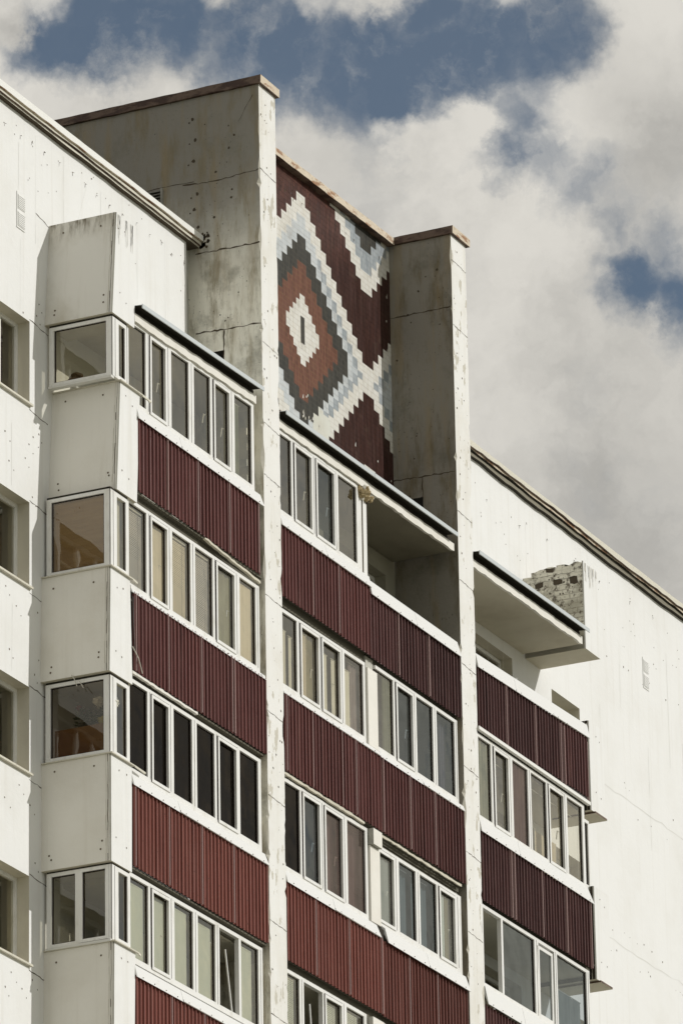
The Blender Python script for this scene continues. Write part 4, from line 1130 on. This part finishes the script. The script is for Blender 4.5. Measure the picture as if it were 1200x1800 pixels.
def curtain(x0, x1, z0, z1, label, mt, y=YB, folds=6, amp=.02):
    mb = MB(); n = max(8, int(folds * 8)); pr = None
    for i in range(n + 1):
        f = i / n; x = x0 + (x1 - x0) * f; yy = y + amp * math.sin(f * folds * 2 * math.pi + .6 * math.sin(f * 9)) + jit(.002)
        c = (x, yy)
        if pr:
            mb.poly([(pr[0], pr[1], z0), (c[0], c[1], z0), (c[0], c[1], z1), (pr[0], pr[1], z1)], mt)
            mb.poly([(c[0], c[1] + .003, z0), (pr[0], pr[1] + .003, z0), (pr[0], pr[1] + .003, z1), (c[0], c[1] + .003, z1)], mt)
        pr = c
    mb.tube([(x0 - .02, y, z1 + .01), (x1 + .02, y, z1 + .01)], .008, 'pvc_side', 6)
    return tag(build('curtain', mb), label, 'curtain', 'blinds and curtains behind the balcony glass')
random.seed(3)
# left bay, second glazed balcony from the top: pale blinds
venetian(-4.24, -3.70, 32.86, 34.00, 'grey slatted blind in the first pane right of the amber corner window', 'cloth_grey')
roller(-3.53, -3.04, 32.86, 34.0, 'plain cream roller blind, second pane right of the amber corner window', 'cloth_cream')
venetian(-2.88, -2.34, 32.86, 34.0, 'cream slatted blind, third pane right of the amber corner window', 'cloth_cream')
venetian(-2.14, -1.63, 32.86, 34.0, 'mauve grey slatted blind, fourth pane right of the amber corner window', 'cloth_grey')
curtain(-1.49, -.90, 32.86, 34.02, 'dirty olive curtain in the fifth pane, between the slatted blind and the last cream blind', 'cloth_olive', folds=3, amp=.008)
roller(-.76, -.24, 32.86, 34.0, 'plain cream roller blind in the pane beside the white fin, below the top left balcony', 'cloth_cream')
mb = MB()
for i in range(44):
    z = 32.93 + i * .0245; mb.box(-4.745, -4.733, -.955, -.12, z, z + .0235, 'cloth_brown')
tag(build('pleated_blind', mb), 'amber brown pleated blind filling the corner window under the second corner box', 'blind')
roller(-4.62, -4.34, 32.93, 33.97, 'narrow cream blind in the slim front pane beside the amber corner window', 'cloth_cream', y=YG + .07)
# left bay, lowest balcony in view
for i, (a, b, w) in enumerate(((-4.24, -3.72, 'first pane from the corner box'), (-3.57, -3.07, 'second pane from the corner box'), (-2.91, -2.40, 'third pane from the corner box'), (-2.18, -1.66, 'fourth pane, left of the open pane'), (-.83, -.36, 'last pane, right of the open one beside the fin'))):
    roller(a, b, 27.36, 28.43 - (.0 if i != 3 else .02), 'pale roller blind, lowest left balcony, ' + w, 'cloth_pale')
mb = MB(); mb.tube([(-1.20, -.98, 28.25), (-.98, -.97, 27.36)], .014, 'pvc', 8)
tag(build('wooden_pole', mb), 'thin white pole leaning inside the open pane of the lowest left balcony', 'pole')
curtain(-1.46, -1.2, 27.36, 28.3, 'olive curtain edge behind the leaning pole in the open pane of the lowest left balcony', 'cloth_olive', y=YB + .12, folds=2)
curtain(-.80, -.52, 35.66, 36.82, 'greenish curtain half drawn in the last pane of the top left balcony', 'cloth_green', folds=3, y=YB + .03)
# middle bay, second balcony: white vertical curtains
curtain(.64, .90, 32.86, 33.72, 'short white curtain strip in the first pane of the curtained middle balcony', 'cloth_white', folds=3, amp=.01)
curtain(1.0, 1.10, 32.86, 33.68, 'narrow white curtain strip, right edge of the first pane of the curtained middle balcony', 'cloth_white', folds=1, amp=.006)
curtain(1.30, 1.60, 32.86, 33.88, 'beige curtain in the second pane of the curtained middle balcony', 'cloth_cream', folds=4, amp=.01)
curtain(1.60, 1.86, 32.86, 33.95, 'olive curtain beside the beige one in the second pane of the middle balcony', 'cloth_olive', folds=3, amp=.01, y=YB + .02)
curtain(2.03, 2.30, 32.86, 33.78, 'white curtain in the third pane of the curtained middle balcony', 'cloth_white', folds=2, amp=.006)
curtain(2.45, 2.58, 32.86, 33.78, 'thin white curtain strip at the right edge of the third pane of the middle balcony', 'cloth_white', folds=1, amp=.005)
curtain(2.78, 3.08, 32.86, 33.76, 'wide white curtain in the fourth pane, left of the white post', 'cloth_white', folds=2, amp=.005)
curtain(3.14, 3.42, 32.86, 33.95, 'brownish curtain beside the white one, left of the white post', 'cloth_mauve', folds=3, amp=.012, y=YB + .05)
s_ = MB()
shelf = empty('shelf', (4.02, -.75, 32.7))
tag(shelf, 'narrow shelf stacked with small cartons behind the pane right of the white post', 'shelf')
for k in range(4):
    mb = MB(); mb.box(3.86, 4.20, -.90, -.70, 32.95 + .33 * k, 32.975 + .33 * k, 'door_wood'); build('shelf_board', mb, shelf)
mb = MB(); mb.box(3.86, 3.88, -.90, -.70, 32.7, 34.05, 'door_wood'); build('side_panel', mb, shelf)
for k, (x, w, h) in enumerate(((3.95, .18, .10), (3.92, .22, .13), (3.96, .15, .08))):
    mb = MB(); mb.box(x, x + w, -.88, -.74, 32.977 + .33 * k, 32.977 + .33 * k + h, 'carton'); mb.box(x + w * .45, x + w * .55, -.883, -.8805, 32.977 + .33 * k, 32.977 + .33 * k + h, 'cloth_cream')
    tag(build('carton', mb), ('small brown carton on the %s board of the shelf behind the glass' % ('lowest', 'middle', 'upper')[k]), 'carton', 'cartons on the shelf behind the glass')
curtain(4.22, 4.48, 32.86, 34.05, 'grey green curtain beside the shelf, right of the white post', 'cloth_green', folds=4)
curtain(6.45, 6.70, 32.86, 34.05, 'dark curtain in the last pane of the middle balcony beside the far fin', 'cloth_mauve', folds=3, y=YB + .1)
# middle bay, third balcony
curtain(3.86, 4.34, 30.09, 31.18, 'pale sheer curtain in the first pane right of the square beam end', 'cloth_sheer', folds=3, amp=.006, y=YB)
curtain(4.58, 5.15, 30.09, 31.18, 'grey sheer curtain in the second pane right of the square beam end', 'cloth_sheer', folds=4, amp=.012, y=YB + .10)
curtain(5.33, 5.88, 30.09, 31.18, 'grey sheer curtain in the third pane right of the square beam end', 'cloth_sheer', folds=4, amp=.012, y=YB + .10)
curtain(6.05, 6.30, 30.09, 31.15, 'pale curtain in the last pane of the third middle balcony', 'cloth_pale', folds=2, amp=.01)
curtain(6.31, 6.45, 30.09, 31.15, 'olive curtain strip beside the pale one in the last pane of the third middle balcony', 'cloth_olive', folds=2, amp=.01)
curtain(1.98, 2.60, 30.04, 31.3, 'brown net curtain in the third pane of the third middle balcony', 'cloth_mauve', folds=5, amp=.01, y=YB + .1)
curtain(2.75, 3.42, 30.04, 31.3, 'brown net curtain in the fourth pane, left of the square beam end', 'cloth_mauve', folds=5, amp=.01, y=YB + .1)
# middle bay, lowest
venetian(.62, 1.0, 27.62, 28.35, 'white slatted blind with a gap below, first pane of the lowest middle balcony', 'cloth_pale')
venetian(1.95, 2.38, 27.3, 28.38, 'white slatted blind in the casement of the lowest middle balcony', 'cloth_pale')
venetian(2.66, 3.12, 27.3, 28.38, 'white slatted blind in the last pane left of the lower beam end', 'cloth_pale')
mb = MB(); mb.tube([(1.52, -.98, 28.15), (1.64, -.97, 27.3)], .014, 'pvc', 8)
tag(build('wooden_pole', mb), 'thin white pole leaning inside the open pane of the lowest middle balcony', 'pole')
# right bay
curtain(7.56, 8.06, 32.84, 34.10, 'greenish curtain in the first pane right of the far fin', 'cloth_green', folds=4)
curtain(8.90, 9.48, 32.84, 34.12, 'mauve curtain in the third pane of the right bay balcony', 'cloth_mauve', folds=4, amp=.015)
mb = MB(); mb.box(10.62, 11.5, -.62, -.15, 32.4, 33.50, 'cloth_cream', mats=['cloth_cream', 'cloth_white', 'cloth_cream', 'cloth_cream', 'cloth_cream', 'cloth_cream']); 
mb.box(10.60, 10.62, -.64, -.13, 32.4, 33.52, 'cloth_white'); mb.box(11.05, 11.058, -.626, -.6205, 32.42, 33.48, 'gasket')
tag(build('cabinet', mb), 'cream cabinet standing inside the last panes of the right bay balcony', 'cabinet')
curtain(10.55, 11.45, 30.1, 30.75, 'fine net screen in the lower half of the last pane at the bottom right', 'cloth_sheer', folds=2, amp=.004)
mb = MB()
for k in range(2): mb.box(-5.62 + .0, -5.42, .30, .33, sills[0] - FL * 3 - .02, sills[0] - FL * 3 + 1.2, 'cloth_pale')
curtain(-6.3, -5.55, sills[3] + .05, sills[3] + 1.15, 'white curtain behind the lowest window of the left wall', 'cloth_white', y=.36, folds=5)
curtain(-6.6, -5.9, sills[0] + .05, sills[0] + 1.2, 'grey curtain behind the topmost window of the left wall', 'cloth_grey', y=.36, folds=5)
tube = MB(); tube.tube([(-6.4, .42, sills[1] + 1.02), (-5.42, .42, sills[1] + 1.02)], .03, 'pvc', 8)
tube.tube([(-5.5, .42, sills[1] + 1.02), (-5.5, .42, sills[1] + 1.25)], .006, 'wire_dark', 6)
tag(build('tube_lamp', tube), 'unlit white tube lamp hanging inside the second window from the top of the left wall', 'lamp')

# belongings on the open and clear-glazed balconies
mb = MB(); mb.box(2.75, 3.15, -.55, -.15, 34.4, 36.15, 'door_wood'); mb.box(2.74, 3.16, -.56, -.54, 35.3, 35.32, 'gasket')
tag(build('cupboard', mb), 'wooden cupboard standing inside the top middle balcony behind the clear glass', 'cupboard')
mb = MB(); mb.tube([(8.3, -.9, 33.95), (11.5, -.9, 33.93)], .006, 'pvc', 6)
tag(build('clothes_line', mb), 'clothes line strung inside the right bay balcony', 'line')
mb = MB(); mb.lump((6.02, -.86, 35.47), (.04, .035, .045), 'petal_red', 3, 2, .5)
tag(build('red_flower', mb), 'tiny red flower showing above the rail of the open balcony', 'flower')

# corner window contents
mb = MB(); mb.box(-4.715, -4.69, -.955, -.13, 30.18, 30.60, 'board_brown')
tag(build('wooden_board', mb), 'brown board standing in the lower half of the corner window with the flowers', 'board')
def flower_pot(x, y, z, label, petal, n, r=.11, seed_=1, pot='pot_yellow'):
    random.seed(seed_)
    e = tag(empty('potted_plant', (x, y, z)), label, 'potted plant')
    mb = MB(); mb.tube([(x, y, z), (x, y, z + .12), (x, y, z + .135), (x, y, z + .15)], [.07, .10, .11, .105], pot, 16); build('pot', mb, e, smooth=True)
    mb = MB()
    for k in range(70):
        a = random.random() * 6.28; rr = random.random() ** .5 * .16; zz = z + .14 + random.random() * .2
        c = Vector((x + rr * math.cos(a), y + rr * math.sin(a), zz)); d = Vector((jit(1), jit(1), jit(.7))).normalized() * .05; s2 = d.cross(Vector((jit(1), jit(1), 1))).normalized() * .022
        mb.poly([c - d, c + s2, c + d, c - s2], 'leaf')
    for k in range(n):
        a = k * 2.1 + .5; mb.tube([(x, y, z + .12), (x + .07 * math.cos(a), y + .09 * math.sin(a), z + .33)], .005, 'leaf', 5)
    build('foliage', mb, e)
    for k in range(n):
        mb = MB(); a = k * 2.1 + .5; c = Vector((x + .07 * math.cos(a), y + .12 * math.sin(a), z + .35 + .03 * (k % 2)))
        for q in range(110):
            d = Vector((random.gauss(0, 1), random.gauss(0, 1), random.gauss(0, 1))).normalized(); p = c + d * r * random.uniform(.55, 1)
            u = d.cross(Vector((0, 0, 1))).normalized() * .013; v = d.cross(u).normalized() * .013
            mb.poly([p - u, p - v, p + u, p + v], petal)
        mb.lump(c, (r * .75, r * .75, r * .7), petal, k, 2, .5)
        build('flower_head', mb, e)
    return e
flower_pot(-4.60, -.86, 30.56, 'plant with white flower clusters on the shelf in the corner window, rightmost', 'petal', 4, .11, 4)
flower_pot(-4.55, -.52, 30.54, 'small dark leafy plant with red flowers left of the white flowers', 'petal_red', 2, .05, 8, 'room_dark')
mb = MB(); mb.box(-4.66, -4.45, -.95, -.15, 30.51, 30.535, 'door_wood')
tag(build('plant_shelf', mb), 'wooden plant shelf behind the brown board in the corner window', 'shelf')
mb = MB(); mb.lump((-4.60, -.42, 35.915), (.07, .11, .075), 'wicker', 2, 3, .25); mb.tube([(-4.6, -.42, 35.86), (-4.6, -.42, 35.875)], [.13, .12], 'wicker', 16)
tag(build('straw_hat', mb, smooth=True), 'brown rounded hat lying on the sill of the topmost corner window', 'hat')
